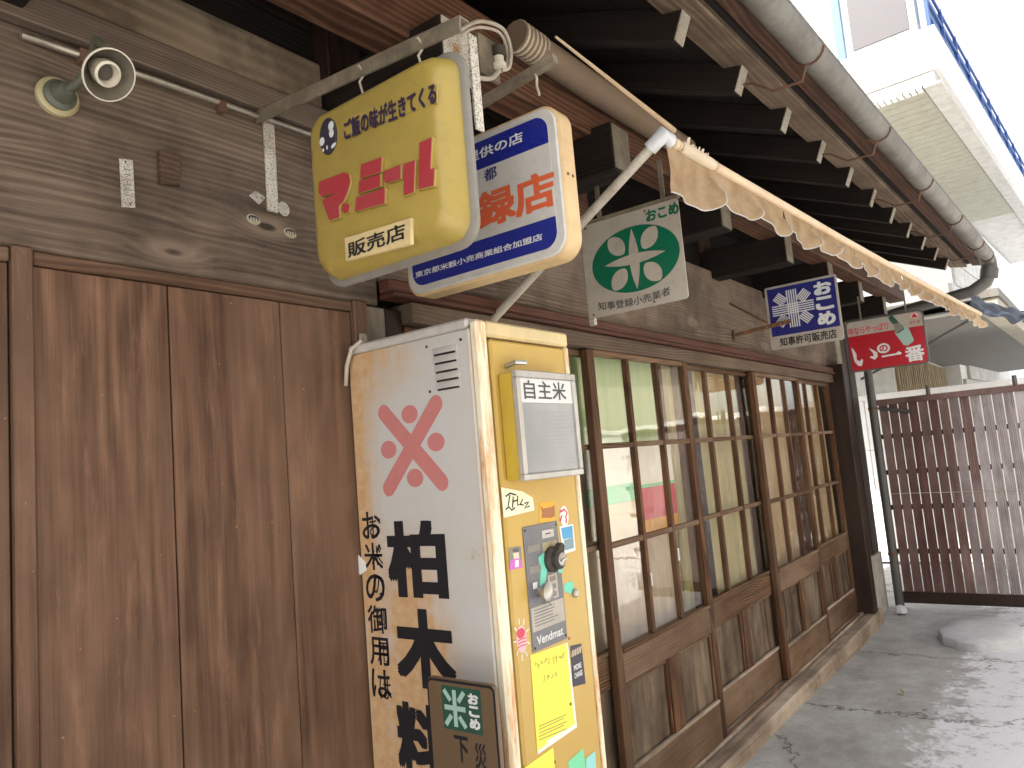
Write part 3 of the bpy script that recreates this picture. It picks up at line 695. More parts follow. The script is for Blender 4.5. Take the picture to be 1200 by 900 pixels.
def text_on(which, body, bl, tr, z, mat, bold=0, vertical=False, **k):
    F = sf if which == 's' else ff; a = F.u(*bl); b = F.u(*tr)
    o = text(body, min(a[0], b[0]), min(a[1], b[1]), max(a[0], b[0]), max(a[1], b[1]), z, mat, vm, bold, vertical=vertical, **k); o.matrix_local = vs_ if which == 's' else vf; return o
# louvres
for i in range(5):
    a = sf.u(507 + 1.1 * i, 412.5 + 10.2 * i); b = sf.u(535 + 1.2 * i, 407 + 10.2 * i)
    m = MB(); w = (b[0] - a[0]); rg = []
    for k in range(13):
        tt = k / 12; prof = math.sin(math.pi * min(max(tt, .04), .96)) ** .5
        x = a[0] + w * tt; y = (a[1] + b[1]) / 2
        rg.append([(x, y - .0065, 0), (x, y - .0075, .008 * prof), (x, y + .003, .0045 * prof), (x, y + .0085, 0)])
    m.loft(rg); l = link('louvre', m.mesh('louvre', 40), 'vside', vm, mtx=vs_)
    s2 = MB().box((a[0] + .004, (a[1] + b[1]) / 2 - .0115, .0004), (b[0] - .004, (a[1] + b[1]) / 2 - .0066, .0012)); link('slot', s2.mesh('slot'), 'letter_black', l)
for q in ((500, 406.5), (540, 398), (504, 459), (544, 452)): on_side('screw', ell(*sf.u(*q), .0035, .0035, 10), 0, .0015, 'blackiron')
# red rice mark : crossed bars and four dots
cx, cy = sf.u(484, 522)
def bar(p, q, w): 
    a, b = Vector(sf.u(*p)), Vector(sf.u(*q)); d = (b - a).normalized(); n = Vector((-d.y, d.x)); pts = []
    L = (b - a).length; ang = math.degrees(math.atan2(d.y, d.x))
    return [tuple(Vector(x)) for x in ell(b.x, b.y, w, w, 10, 0, ang - 90, ang + 90) + [tuple(b + n * w)] + ell(a.x, a.y, w, w, 10, 0, ang + 90, ang + 270) + [tuple(a - n * w)]]
on_side('rice_mark', bar((450, 484), (518, 565), .0205), .0002, .0009, 'pink'); on_side('rice_mark', bar((511, 473), (456, 572), .0205), .0002, .0012, 'pink')
for q in ((480, 485.5), (455.5, 527), (511, 518), (486.5, 560)): on_side('rice_mark', ell(*sf.u(*q), .0275, .022), .0002, .0006, 'pink')
text_on('s', 'お米の御用は', (437, 818), (445, 597), .0006, 'letter_black', .012, True)
# widen the thin column a little: fitted again from its own pixel column
o = vm.children[-1]; bpy.data.objects.remove(o)
a = sf.u(427, 600); b = sf.u(456, 820)
xm = (sf.u(434, 620)[0] + sf.u(449, 800)[0]) / 2
ys = [(sf.u(435, 617)[1], sf.u(437, 651)[1], sf.u(440, 686)[1], sf.u(442, 723)[1], sf.u(445, 764)[1], sf.u(447, 807)[1])][0]
for ch, yy in zip('お米の御用は', ys):
    hh = .024; t_ = text(ch, xm - .008, yy - hh, xm + .034, yy + hh, .0006, 'letter_black', vm, .003); t_.matrix_local = vs_
for ch, bl, tr in (('柏', (457, 699), (520, 609)), ('木', (467, 802), (530, 716))):
    text_on('s', ch, bl, tr, .0006, 'letter_black', .045)
A = sf.u(471, 905); B = sf.u(471, 821); t_ = text('料', A[0] - .008, A[1] - .012, A[0] + .135, B[1], .0006, 'letter_black', vm, .045); t_.matrix_local = vs_
on_side('paint_chip', sf.poly([(420, 650), (428, 658), (430, 668), (422, 674), (419, 668)]), .0002, .0007, 'paper')

# display box
XL = ff.u(583, 440)[0] + 1.478; yF = 1.0; zt_, zb_ = EYE + .212, EYE - .036
wbox('display_box', (XL, yF + .012, zb_), (XL + .245, VY0 - .0225, zt_), 'vyellow_box', vm, .003)
fr = .012
for lo, hi in (((XL - .003, zt_ - .014), (XL + .248, zt_ + .003)), ((XL - .003, zb_ - .003), (XL + .248, zb_ + fr)), ((XL - .003, zb_ + fr + .0002), (XL + fr, zt_ - .0142)), ((XL + .245 - fr, zb_ + fr + .0002), (XL + .248, zt_ - .0142))):
    wbox('display_frame', (lo[0], yF - .004, lo[1]), (hi[0], yF + .0115, hi[1]), 'alu', vm, .002)
M['display'] = paint('grey display pane', (.30, .31, .31), .08, .4, gcol=(.20, .21, .21), scale=.8, spec=.6)
M['reflection_line'] = paint('faint pane reflection', (.27, .28, .28), .1, .4, gcol=(.18, .19, .19)); zsp = zt_ - .072
wbox('display_pane', (XL + fr + .0005, yF + .002, zb_ + fr + .0005), (XL + .2325, yF + .009, zsp - .0005), 'display', vm, 0)
hp = wbox('header_panel', (XL + fr + .0005, yF + .002, zsp), (XL + .2325, yF + .009, zt_ - .0145), 'letter_white', vm, 0)
t_ = text('自主米', XL - 1.478 + .028, zsp + .008, XL - 1.478 + .205, zt_ - .02, .001, 'letter_grey', vm, .012); t_.matrix_local = front_frame((0, yF + .002 - vb.y, 0))
for i in range(14):  # faint louvre reflection in the pane, drawn as thin lines
    z = zb_ + .03 + i * .0095; wbox('reflected_line', (XL + .03, yF + .0012, z), (XL + .225, yF + .0019, z + .001), 'reflection_line', vm, 0)
wtube('lamp_clip', [(XL + .035, VY0 - .024, zt_ + .02), (XL + .035, VY0 - .05, zt_ + .026), (XL + .07, VY0 - .055, zt_ + .026)], .006, 'steel', vm, 8)

# coin panel
pp = [(613, 617), (651, 611), (665, 750), (622, 763)]
P4 = ff.poly(pp); xa, xb = (P4[0][0] + P4[3][0]) / 2, (P4[1][0] + P4[2][0]) / 2; ya, yb = (P4[2][1] + P4[3][1]) / 2, (P4[0][1] + P4[1][1]) / 2
cp = on_front('coin_panel', [(xa, ya), (xb, ya), (xb, yb), (xa, yb)], .0, .003, 'plate', .0008)
def sub_front(name, poly, z0, z1, mat, bevel=0): return link(name, MB().prism(poly, z0, z1).mesh(name, 30, bevel), mat, cp)
PW, PH = xb - xa, yb - ya
def pf(u, v): return (xa + PW * u, yb - PH * v)
def rect(u0, v0, u1, v1): return [pf(u0, v1), pf(u1, v1), pf(u1, v0), pf(u0, v0)]
sub_front('instruction_label', rect(.03, .655, .97, .845), .0031, .0036, 'whitedull')
for i in range(6): sub_front('print_line', rect(.1, .675 + .025 * i, .6 + .3 * random.random(), .684 + .025 * i), .0037, .0039, 'plate')
sub_front('coin_slot_plate', rect(.5, .06, .85, .125), .0031, .0045, 'alu'); sub_front('coin_slot', rect(.6, .085, .75, .095), .0046, .0049, 'letter_black')
sub_front('small_plate', rect(.08, .16, .42, .215), .0031, .0036, 'rim'); sub_front('small_plate', rect(.5, .16, .92, .23), .0031, .0038, 'brass')
sub_front('small_plate', rect(.08, .33, .40, .385), .0031, .0036, 'rim')
sub_front('torn_tape', [pf(.35, .27), pf(.52, .24), pf(.6, .36), pf(.5, .47), pf(.3, .52), pf(.38, .4)], .0031, .0035, 'teal')
sub_front('tape_piece', [pf(.86, .3), pf(1.04, .34), pf(1.02, .45), pf(.9, .44)], .0031, .0035, 'teal')
sub_front('tape_piece', rect(.14, .46, .26, .51), .0031, .0036, 'paper')
x_, y_ = pf(.72, .31)
kb = link('turn_knob', MB().lathe([(.031, .003), (.031, .012), (.026, .016), (.0235, .018), (.0235, .03), (.019, .033)], 24, 'z', (x_, y_, 0)).mesh('turn_knob', 35), 'blackiron', cp)
k2 = MB().prism(ell(x_ + .012, y_ + .022, .012, .016, 14, -30), .012, .03); link('knob_grip', k2.mesh('knob_grip', 35, .002), 'blackiron', cp)
k3 = link('knob_face', MB().lathe([(.016, .0331), (.016, .036), (.012, .038)], 20, 'z', (x_, y_, 0)).mesh('knob_face', 35), 'steel', cp)
k4 = MB().prism([(x_ - .012, y_ - .004), (x_ + .012, y_ - .001), (x_ + .012, y_ + .003), (x_ - .012, y_)], .0381, .043); link('knob_bar', k4.mesh('knob_bar'), 'steel', cp)
x_, y_ = pf(.30, .545)
link('return_knob', MB().lathe([(.012, .003), (.012, .02), (.022, .021), (.022, .031), (.017, .034)], 22, 'z', (x_, y_, 0)).mesh('return_knob', 35), 'steel', cp)
link('lever', MB().tube([(x_ + .02, y_ - .02, .006), (x_ + .03, y_ - .035, .016)], .003, 8).mesh('lever', 35), 'steel', cp)
lp = sub_front('price_strip', rect(.56, .435, .83, .635), .0031, .0045, 'whitedull')
for i in range(3): sub_front('price_mark', rect(.61, .45 + .065 * i, .78, .49 + .065 * i), .0046, .0049, 'rim')
for q in ((.05, .03), (.95, .03), (.05, .97), (.95, .97)): sub_front('rivet', ell(*pf(*q), .0028, .0028, 10), .0031, .0045, 'blackiron')
a, b = pf(.12, .955), pf(.88, .885); text('Vendmat', a[0], a[1], b[0], b[1], .0034, 'letter_white', cp, .02)
# stickers on the door
def stick(name, pts, d, mat): return on_front(name, ff.poly(pts), .0004 + d, .0009 + d, mat)
stick('sticker', [(587, 571), (612, 576), (624, 583), (626, 598), (590, 607)], 0, 'palepaper')
for pts in ([(592, 582), (597, 578), (604, 580)], [(597, 580), (595, 593)], [(601, 582), (600, 595)], [(600, 588), (606, 586)], [(606, 581), (606, 592), (611, 591)], [(612, 585), (609, 591), (613, 592)], [(614, 590), (619, 588), (614, 596), (620, 593)], [(592, 597), (596, 594), (599, 598), (603, 595)]):
    o = stroke('scribble', ff.poly(pts), .0034, .0011, 'letter_black', vm); o.matrix_local = vf
stick('sticker', [(632, 589), (648, 587), (651, 611), (632, 612)], 0, 'storange')
stick('sticker', [(633, 593), (636, 596), (646, 594), (649, 592), (650, 605), (645, 607), (634, 607), (635, 600)], .0006, 'stbrown')
c = ff.u(661, 605); on_front('sticker', ell(*c, .019, .026), .0004, .0009, 'paper')
for pts in ([(656, 600), (661, 597), (664, 601), (662, 607)], [(658, 604), (656, 611)], [(663, 607), (663, 613)]): o = stroke('sticker_mark', ff.poly(pts), .005, .0011, 'stred', vm); o.matrix_local = vf
stick('sticker', [(655, 617), (671, 614), (674, 645), (659, 650)], .0005, 'paper'); stick('sticker', [(657, 619), (670, 616), (671, 630), (659, 632)], .001, 'stblue'); stick('sticker', [(660, 633), (671, 630), (672, 642), (662, 645)], .001, 'stgrey')
stick('sticker', [(596, 642), (610, 640), (612, 665), (597, 668)], 0, 'rim'); stick('sticker', [(600, 646), (607, 645), (608, 654), (602, 655)], .0006, 'skin'); stick('sticker', [(600, 645), (604, 642), (608, 644), (607, 647), (601, 648)], .0011, 'hair'); stick('sticker', [(597, 658), (602, 655), (608, 654), (611, 659), (612, 665), (597, 668)], .0007, 'stmagenta'); stick('sticker', [(603, 657), (607, 656), (607, 664), (603, 665)], .0012, 'paper')
c = ff.u(611, 749); on_front('sticker', ell(*c, .019, .030), .0004, .0009, 'stpink'); c2 = ff.u(610, 742); on_front('sticker', ell(*c2, .015, .011), .001, .0014, 'stred')
for i in range(9):
    a = R(20 + 40 * i); p, q = (c[0] + .021 * math.cos(a), c[1] + .033 * math.sin(a)), (c[0] + .030 * math.cos(a), c[1] + .047 * math.sin(a)); o = stroke('sticker_ray', [p, q], .003, .0005, 'paper', vm); o.matrix_local = vf
def ctext(F, par, body, q, w, h, z, mat, bold=.02, mtx=None):
    c = F.u(*q, z); o = text(body, c[0] - w / 2, c[1] - h / 2, c[0] + w / 2, c[1] + h / 2, z, mat, par, bold)
    if mtx is not None: o.matrix_local = mtx
    return o
for yy in (749, 753, 757):
    o = stroke('print_line', ff.poly([(606.5, yy + 2), (610, yy), (616, yy - 2)]), .0022, .0011, 'stred', vm); o.matrix_local = vf
stick('sticker', [(668, 757), (681, 754), (686, 801), (671, 805)], 0, 'stblack')
ctext(ff, vm, 'MORE', (677, 781), .034, .013, .0011, 'letter_white', .03, vf); ctext(ff, vm, 'CHANGE', (678, 790), .036, .013, .0011, 'letter_white', .03, vf)
for k in range(6):
    o = stroke('print_mark', ff.poly([(669.5 + 2 * k, 770 - k), (670.5 + 2 * k, 762 - k)]), .003, .0011, 'skin', vm); o.matrix_local = vf
stick('poster', [(621, 768), (665, 753), (676, 852), (630, 884)], 0, 'paper'); stick('poster', [(621, 768), (663, 754), (673, 848), (629, 880)], .0006, 'poster_yellow')
P = lambda x, y: ff.u(x, y)
hr = random.Random(9)
for x0, x1, y0, n, hh in ((624, 661, 786, 9, 9), (635, 653, 800, 4, 8)):      # faded handwriting, too worn to read
    for k in range(n):
        xx = x0 + (x1 - x0) * (k + .5) / n; yy = y0 - (xx - x0) * .36; q = [(xx + hr.uniform(-2, 2), yy + hr.uniform(-hh, 0) - .36 * hr.uniform(-2, 2)) for _ in range(4)]
        o = stroke('handwriting', ff.poly(q), .0022, .0018, 'text_faint', vm); o.matrix_local = vf
for i in range(5):
    o = stroke('print_line', ff.poly([(631, 851 + 4 * i - 0), (663 - 3 * (i % 2), 837 + 4.2 * i)]), .0022, .0018, 'text_faint', vm); o.matrix_local = vf
stick('poster_strip', [(640, 868), (662, 855), (662, 858), (641, 872)], .001, 'paper')
stick('poster', [(614, 900), (648, 876), (652, 925), (618, 945)], 0, 'poster_yellow')
stick('tape_piece', [(665, 893), (683, 877), (687, 905), (672, 925)], 0, 'leafgreen'); stick('tape_piece', [(686, 889), (697, 880), (699, 920), (688, 925)], .0005, 'aqua')
stick('tape_piece', [(661, 684), (671, 681), (672, 689), (668, 696), (661, 693)], 0, 'teal')
c = ff.u(673, 695); link('lock', MB().lathe([(.011, 0), (.011, .006), (.007, .009)], 16, 'z', (*c, 0)).mesh('lock', 35), 'steel', vm, mtx=vf)
for q in ((650, 893), (667, 748), (668, 825)): on_front('screw', ell(*ff.u(*q), .004, .004, 10), 0, .0015, 'stbrown')
# cable from the top of the machine
cb = thing('power_cable', 'pale cable looping from the board wall over the rear edge of the vending machine', 'cable', (1.30, 1.47, 1.66))
wtube('cord', [(1.335, 1.477, 1.75), (1.32, 1.46, 1.768), (1.29, 1.44, 1.77), (1.274, 1.46, 1.75), (1.272, 1.478, 1.71), (1.276, 1.492, 1.66)], .0055, 'wire', cb, 8)
wbox('clip', (1.322, 1.474, 1.765), (1.346, 1.483, 1.80), 'whiteend', cb, .002)

# ================================================================== signs
def sign(name, label, X, pxs):
    pts = [atX(*q, X) for q in pxs]; y0 = min((pts[1].y + pts[2].y) / 2, (pts[0].y + pts[3].y) / 2); y1 = max((pts[1].y + pts[2].y) / 2, (pts[0].y + pts[3].y) / 2)
    z1 = (pts[0].z + pts[1].z) / 2; z0 = (pts[2].z + pts[3].z) / 2; c = Vector((X, (y0 + y1) / 2, (z0 + z1) / 2))
    t = thing(name, label, 'sign', side_frame(c)); return t, y1 - y0, z1 - z0, Face(t, 'x', X, c)
def stext(t, F, body, bl, tr, d, mat, bold=0, **k):
    a, b = F.u(*bl, d), F.u(*tr, d); return text(body, min(a[0], b[0]), min(a[1], b[1]), max(a[0], b[0]), max(a[1], b[1]), d, mat, t, bold, **k)
# -- yellow moulded sign
ys_, w, h, F = sign('hanging_sign', 'yellow moulded plastic sign with raised red katakana, hung from the iron bar', 1.06, [(372, 134), (547, 58), (558, 291), (386, 336)])
link('rim', MB().loft([[(*p, -.010) for p in rrect(w, h, .05)], [(*p, .0) for p in rrect(w, h, .05)], [(*p, .004) for p in rrect(w - .012, h - .012, .046)]]).mesh('rim', 35), 'rim', ys_)
R_ = []
for d, ins in ((0, .012), (.008, .014), (.03, .020), (.046, .030), (.052, .042)): R_.append([(*p, d + .004) for p in rrect(w - 2 * ins, h - 2 * ins, max(.05 - ins * .3, .03), 8)])
link('face', MB().loft(R_).mesh('face', 45), 'yellow', ys_)
FD = .056
z7 = lambda pts: [F.u(360 + x / 7.5, 150 + y / 7.5, FD + .008) for x, y in pts]
def raised(poly, d0, d1, mat, name='raised_letter'): return link(name, MB().prism(poly, d0, d1).mesh(name, 30, .001), mat, ys_)
def grow(poly, k):
    cx = sum(p[0] for p in poly) / len(poly); cy = sum(p[1] for p in poly) / len(poly)
    return [(cx + (x - cx) * k + 0, cy + (y - cy) * k) for x, y in poly]
ma = [(100, 470), (330, 380), (375, 400), (390, 470), (365, 560), (330, 640), (285, 690), (290, 790), (195, 825), (150, 700), (130, 640), (225, 590), (225, 570), (130, 610), (95, 570)]
letters = [ma, [(470, 320), (665, 250), (655, 385), (465, 450)], [(455, 465), (650, 398), (650, 515), (450, 580)], [(430, 610), (693, 520), (688, 665), (415, 740)],
           [(680, 375), (830, 318), (828, 448), (690, 490), (665, 440)], [(850, 312), (955, 275), (942, 568), (848, 602)], [(985, 120), (1102, 70), (1088, 365), (1125, 355), (1118, 512), (975, 550)]]
for L_ in letters:
    raised(z7(L_), FD - .002, FD + .008, 'yellow', 'letter_base'); raised(grow(z7(L_), .955), FD + .0082, FD + .0098, 'red')
c = F.u(360 + 343 / 7.5, 150 + 705 / 7.5, FD + .006); raised(ell(*c, .0135, .0125), FD - .002, FD + .006, 'yellow', 'letter_base'); raised(ell(*c, .0115, .0105), FD + .0062, FD + .0078, 'red')
a, b = F.u(405, 161, FD), F.u(512, 100, FD); yc = (F.u(406, 148, FD)[1] + F.u(512, 109, FD)[1]) / 2; text('ご飯の味が生きてくる', a[0], yc - .019, b[0], yc + .025, FD + .004, 'letter_purple', ys_, .035, shear=-.06)
raised([F.u(*q, FD) for q in ((405, 158), (512, 121), (513, 99), (406, 138))], FD - .003, FD + .0012, 'yellow', 'letter_base')
bx = [F.u(*q, FD + .006) for q in ((405, 306), (482, 286), (482, 255), (404, 279))]
raised(bx, FD - .002, FD + .007, 'cream', 'name_panel'); stext(ys_, F, '販売店', (408, 303), (474, 260), FD + .0085, 'letter_black', .02)
c = F.u(385.5, 160, FD); raised(ell(*c, .027, .040), FD - .002, FD + .004, 'stblack', 'emblem')
for (q, rx, ry, rot) in (((388, 147.5), .0085, .010, -20), ((388.5, 156), .0075, .0095, 0), ((377.5, 166), .008, .0095, -10), ((391, 170.5), .0085, .0045, 20), ((383.5, 173), .0025, .005, 0), ((379, 176), .003, .004, 0)):
    raised(ell(*F.u(*q, FD + .004), rx, ry, 20, rot), FD + .0042, FD + .0050, 'letter_white', 'emblem_mark')
# -- blue and white light box
bs, w, h, F = sign('light_box_sign', 'rounded light box sign with blue bands and orange characters, behind the yellow sign', 1.36, [(476, 190), (652, 120), (671, 306), (470, 347)])
link('case', MB().loft([[(*p, -.052) for p in rrect(w, h, .05, 8)], [(*p, -.004) for p in rrect(w, h, .05, 8)], [(*p, .0) for p in rrect(w - .01, h - .01, .046, 8)]]).mesh('case', 35), 'tanside', bs)
link('rim', MB().loft([[(*p, .0002) for p in rrect(w - .012, h - .012, .045, 8)], [(*p, .004) for p in rrect(w - .02, h - .02, .042, 8)]]).mesh('rim', 35), 'whiteend' if False else 'white', bs)
iw, ih = w - .054, h - .05
pl = plate('face', rrect(iw, ih, .035, 8), .0042, .006, 'white', bs)
def band(y0, y1, mat, name):
    pts = [p for p in rrect(iw - .001, ih - .001, .035, 10)]
    q = [(x, min(max(y, y0), y1)) for x, y in pts]; out = []
    for p in q:
        if not out or (Vector(p) - Vector(out[-1])).length > 1e-5: out.append(p)
    return plate(name, out, .0062, .0068, mat, bs)
yt = F.u(649, 166, 0)[1]; yl = F.u(655, 253, 0)[1]
band(yt, ih, 'navy', 'blue_band'); band(-ih, yl, 'navy', 'blue_band')
stext(bs, F, '提供の店', (546, 193), (612, 153), .0072, 'letter_white', .02)
a = F.u(557, 214); b = F.u(590, 193); text('都', F.u(571, 0)[0] if False else a[0] + .034, b[1] - .028, a[0] + .072, b[1] + .002, .0068, 'letter_navy', bs, .018); text('京', a[0] - .045, b[1] - .028, a[0] - .008, b[1] + .002, .0068, 'letter_navy', bs, .018)
stext(bs, F, '録店', (560, 271), (648, 195), .0068, 'orange', .035)
stext(bs, F, '東京都米穀小売商業組合加盟店', (487, 326), (635, 273), .0072, 'letter_white', .018)
wbx = [(-.004, 0)]
for q in ((-.008, .02), (.008, .02)): pass
for xx in (-.038, -.018):
    link('screw', MB().lathe([(.004, 0), (.003, .002)], 10, 'x', (w / 2, .01, xx)).mesh('screw', 35), 'rustiron', bs)
# -- green and white enamel plate
gs, w, h, F = sign('enamel_sign', 'white enamel plate with a green oval and white rice grain mark', 2.2, [(683, 262), (797, 235), (806, 350), (688, 375)])
plate('plate', rrect(w, h, .012, 5), 0, .004, 'whitedull', gs, .0012)
c = F.u(744, 303); c = (c[0], .004); rx, ry = w * .44, h * .335
plate('green_oval', ell(*c, rx, ry, 48), .0042, .0046, 'green', gs)
def petal(cx, cy, l, wd, rot, n=20, pw=1.0):
    o = []
    for i in range(n):
        a = 2 * math.pi * i / n; x = math.cos(a) * l; y = math.sin(a) * wd * (1 - abs(math.cos(a)) ** 3 * .3); o.append((cx + x * math.cos(R(rot)) - y * math.sin(R(rot)), cy + x * math.sin(R(rot)) + y * math.cos(R(rot))))
    return o
def lens(cx, cy, l, wd, rot, n=12):
    o = [(l * (2 * i / n - 1), wd * (1 - (2 * i / n - 1) ** 2)) for i in range(n + 1)] + [(l * (1 - 2 * i / n), -wd * (1 - (1 - 2 * i / n) ** 2)) for i in range(1, n)]
    return [(cx + x * math.cos(R(rot)) - y * math.sin(R(rot)), cy + x * math.sin(R(rot)) + y * math.cos(R(rot))) for x, y in o]
plate('rice_mark', lens(*c, ry * .93, ry * .165, 90), .0048, .0052, 'whitedull', gs); plate('rice_mark', lens(*c, rx * .70, ry * .155, 0), .0048, .0054, 'whitedull', gs)
for sx, sy in ((1, 1), (-1, 1), (1, -1), (-1, -1)): plate('rice_mark', petal(c[0] + sx * rx * .38, c[1] + sy * ry * .52, ry * .37, ry * .26, 50 if sx * sy > 0 else 130), .0048, .0051, 'whitedull', gs)
a, b = F.u(758, 258), F.u(796, 242); text('おこめ', a[0], h / 2 - .052, b[0], h / 2 - .012, .0046, 'green', gs, .045)
a, b = F.u(702, 362), F.u(786, 340); text('知事登録小売業者', a[0], -h / 2 + .014, b[0], -h / 2 + .042, .0046, 'letter_grey', gs, .014, arc=.010)
for sx, sy in ((-1, 1), (.4, 1), (-1, -1), (.4, -1)): plate('screw', ell(sx * (w / 2 - .02), sy * (h / 2 - .012), .004, .004, 10), .0042, .0055, 'rustiron', gs)
tb = MB().box((-w / 2 - .004, -h / 2 - .02, -.02), (-w / 2 + .016, h / 2 + .03, -.002)); link('hanging_strip', tb.mesh('hanging_strip'), 'speckle', gs)
plate('top_rail', [(-w / 2, h / 2 + .001), (w / 2, h / 2 + .001), (w / 2, h / 2 + .014), (-w / 2, h / 2 + .014)], -.012, .002, 'darkmetal', gs)
for xx in (-w * .3, w * .35): link('hanger', MB().box((xx - .008, h / 2 + .0145, -.010), (xx + .008, 2.37 - F.o.z, -.006)).mesh('hanger'), 'darkmetal', gs)
# -- small blue plate
b2, w, h, F = sign('enamel_sign', 'small navy enamel plate with striped white mark on a rusty bracket', 4.2, [(897, 337), (980, 322), (990, 397), (903, 412)])
plate('plate', rrect(w, h, .014, 5), 0, .006, 'whitedull', b2, .0015)
ybl = F.u(990, 381)[1]
plate('blue_field', [(-w / 2 + .014, ybl), (w / 2 - .012, ybl), (w / 2 - .012, h / 2 - .013), (-w / 2 + .014, h / 2 - .013)], .0062, .0067, 'navy2', b2)
c = (F.u(930, 364)[0], (ybl + h / 2) / 2); S = h * .30
for rot in (0, 90):
    for k in range(-2, 3):
        v0 = k * S * .115; p = [(-S * (1.05 if rot == 0 else .98), v0 - S * .03), (S * (1.05 if rot == 0 else .98), v0 - S * .03), (S * (1.05 if rot == 0 else .98), v0 + S * .03), (-S * (1.05 if rot == 0 else .98), v0 + S * .03)]
        q = [(c[0] + x * math.cos(R(rot)) - y * math.sin(R(rot)), c[1] + x * math.sin(R(rot)) + y * math.cos(R(rot))) for x, y in p]; plate('mark_stripe', q, .0069, .0072 + .0003 * (rot > 0), 'letter_white', b2)
for rot in (45, 135, 225, 315):
    for k in range(-2, 3):
        v0 = k * S * .10; p = [(S * .50, v0 - S * .032), (S * 1.08, v0 - S * .032), (S * 1.08, v0 + S * .032), (S * .50, v0 + S * .032)]
        plate('mark_stripe', [(c[0] + (x * math.cos(R(rot)) - y * math.sin(R(rot))) * 1.05, c[1] + x * math.sin(R(rot)) + y * math.cos(R(rot))) for x, y in p], .0069, .0072, 'letter_white', b2)
a, b = F.u(956, 356), F.u(977, 352); text('おこめ', a[0], ybl + .012, b[0], h / 2 - .02, .0072, 'letter_white', b2, .05, vertical=True)
a, b = F.u(915, 406), F.u(980, 385); text('知事許可販売店', a[0], -h / 2 + .014, b[0], ybl - .012, .0067, 'letter_black', b2, .025)
bk = thing('sign_bracket', 'rusty angle iron bracket reaching from the lintel to the small navy sign', 'bracket', (4.19, 1.5, EYE + .62))
beam('arm', (4.17, 1.50, EYE + .63), (4.17, 1.17, EYE + .655), .02, .02, 'rustiron', bk, 'y', .002)
beam('brace', (4.17, 1.50, EYE + .82), (4.17, 1.30, EYE + .668), .012, .012, 'rustiron', bk, 'y', .002); wbox('foot', (4.155, 1.488, EYE + .60), (4.185, 1.5, EYE + .66), 'rustiron', bk)
for yy in (.98, 1.18): beam('hanger', (4.212, yy, EYE + .86), (4.212, yy, 2.37), .012, .012, 'darkmetal', bk, 'z', .001)
# -- red plate
rs, w, h, F = sign('enamel_sign', 'red and white enamel plate with a bottle and white brush lettering', 5.5, [(990, 378), (1081, 362), (1090, 424), (998, 438)])
plate('plate', rrect(w, h, .03, 6), -.012, .004, 'darkpipe', rs, .002)
plate('white_field', rrect(w - .018, h - .018, .024, 6), .0042, .0048, 'whitedull', rs)
yr = F.u(1084, 381)[1]; pts = [(x, min(y, yr)) for x, y in rrect(w - .018, h - .018, .024, 8)]; out = []
for p in pts:
    if not out or (Vector(p) - Vector(out[-1])).length > 1e-5: out.append(p)
plate('red_field', out, .005, .0056, 'redenamel', rs)
za = lambda pts, d=.006: [F.u(980 + x / 10, 350 + y / 10, d) for x, y in pts]
ctext(F, rs, '味ならやっぱり', (1017, 385.5), .255, .050, .0052, 'stred', .02)
plate('bottle', za([(610, 220), (655, 190), (675, 215), (735, 280), (800, 320), (850, 350), (905, 470), (905, 500), (840, 550), (790, 545), (690, 410), (665, 300), (625, 255)]), .0058, .0066, 'mint', rs)
plate('bottle_neck', za([(610, 220), (655, 190), (675, 215), (735, 280), (665, 300), (625, 255)]), .0068, .0074, 'greendark', rs); plate('bottle_shoulder', za([(668, 300), (735, 280), (800, 335), (715, 405), (690, 400)]), .0068, .0074, 'rim', rs)
plate('bottle_line', za([(712, 402), (795, 345), (800, 355), (716, 412)]), .0076, .008, 'letter_black', rs)
plate('brush_letter', za([(175, 575), (205, 600), (235, 650), (240, 715), (275, 735), (300, 705), (315, 720), (300, 790), (255, 785), (215, 740), (195, 660)]), .0058, .0064, 'letter_white', rs)
plate('brush_letter', za([(380, 580), (430, 600), (480, 630), (485, 680), (450, 715), (395, 690), (400, 675), (440, 675), (430, 635)]), .0058, .0064, 'letter_white', rs)
c = F.u(1035.5, 408.2); plate('brush_letter', ell(*c, .04, .034), .0058, .0064, 'letter_white', rs); text('の', c[0] - .026, c[1] - .022, c[0] + .026, c[1] + .022, .0066, 'redenamel', rs, .03)
plate('brush_letter', za([(530, 670), (700, 640), (730, 615), (770, 635), (750, 655), (700, 660), (535, 690)]), .0058, .0064, 'letter_white', rs)
ctext(F, rs, '番', (1072, 414), .115, .105, .0062, 'letter_white', .03)
c = F.u(1071.5, 370); plate('emblem', ell(*c, .025, .021, 24), .0052, .0056, 'stpink', rs); plate('emblem_triangle', [(c[0] - .018, c[1] - .011), (c[0] + .018, c[1] - .011), (c[0], c[1] + .015)], .0058, .0062, 'redenamel', rs)
ctext(F, rs, 'タケダ', (1072, 377.5), .062, .020, .0052, 'redenamel', .02)
for yy in (.80, 1.08): link('hanger', MB().box((-(yy - F.o.y) - .005, h / 2 - .002, -.010), (-(yy - F.o.y) + .005, 2.37 - F.o.z, -.004)).mesh('hanger'), 'darkmetal', rs)
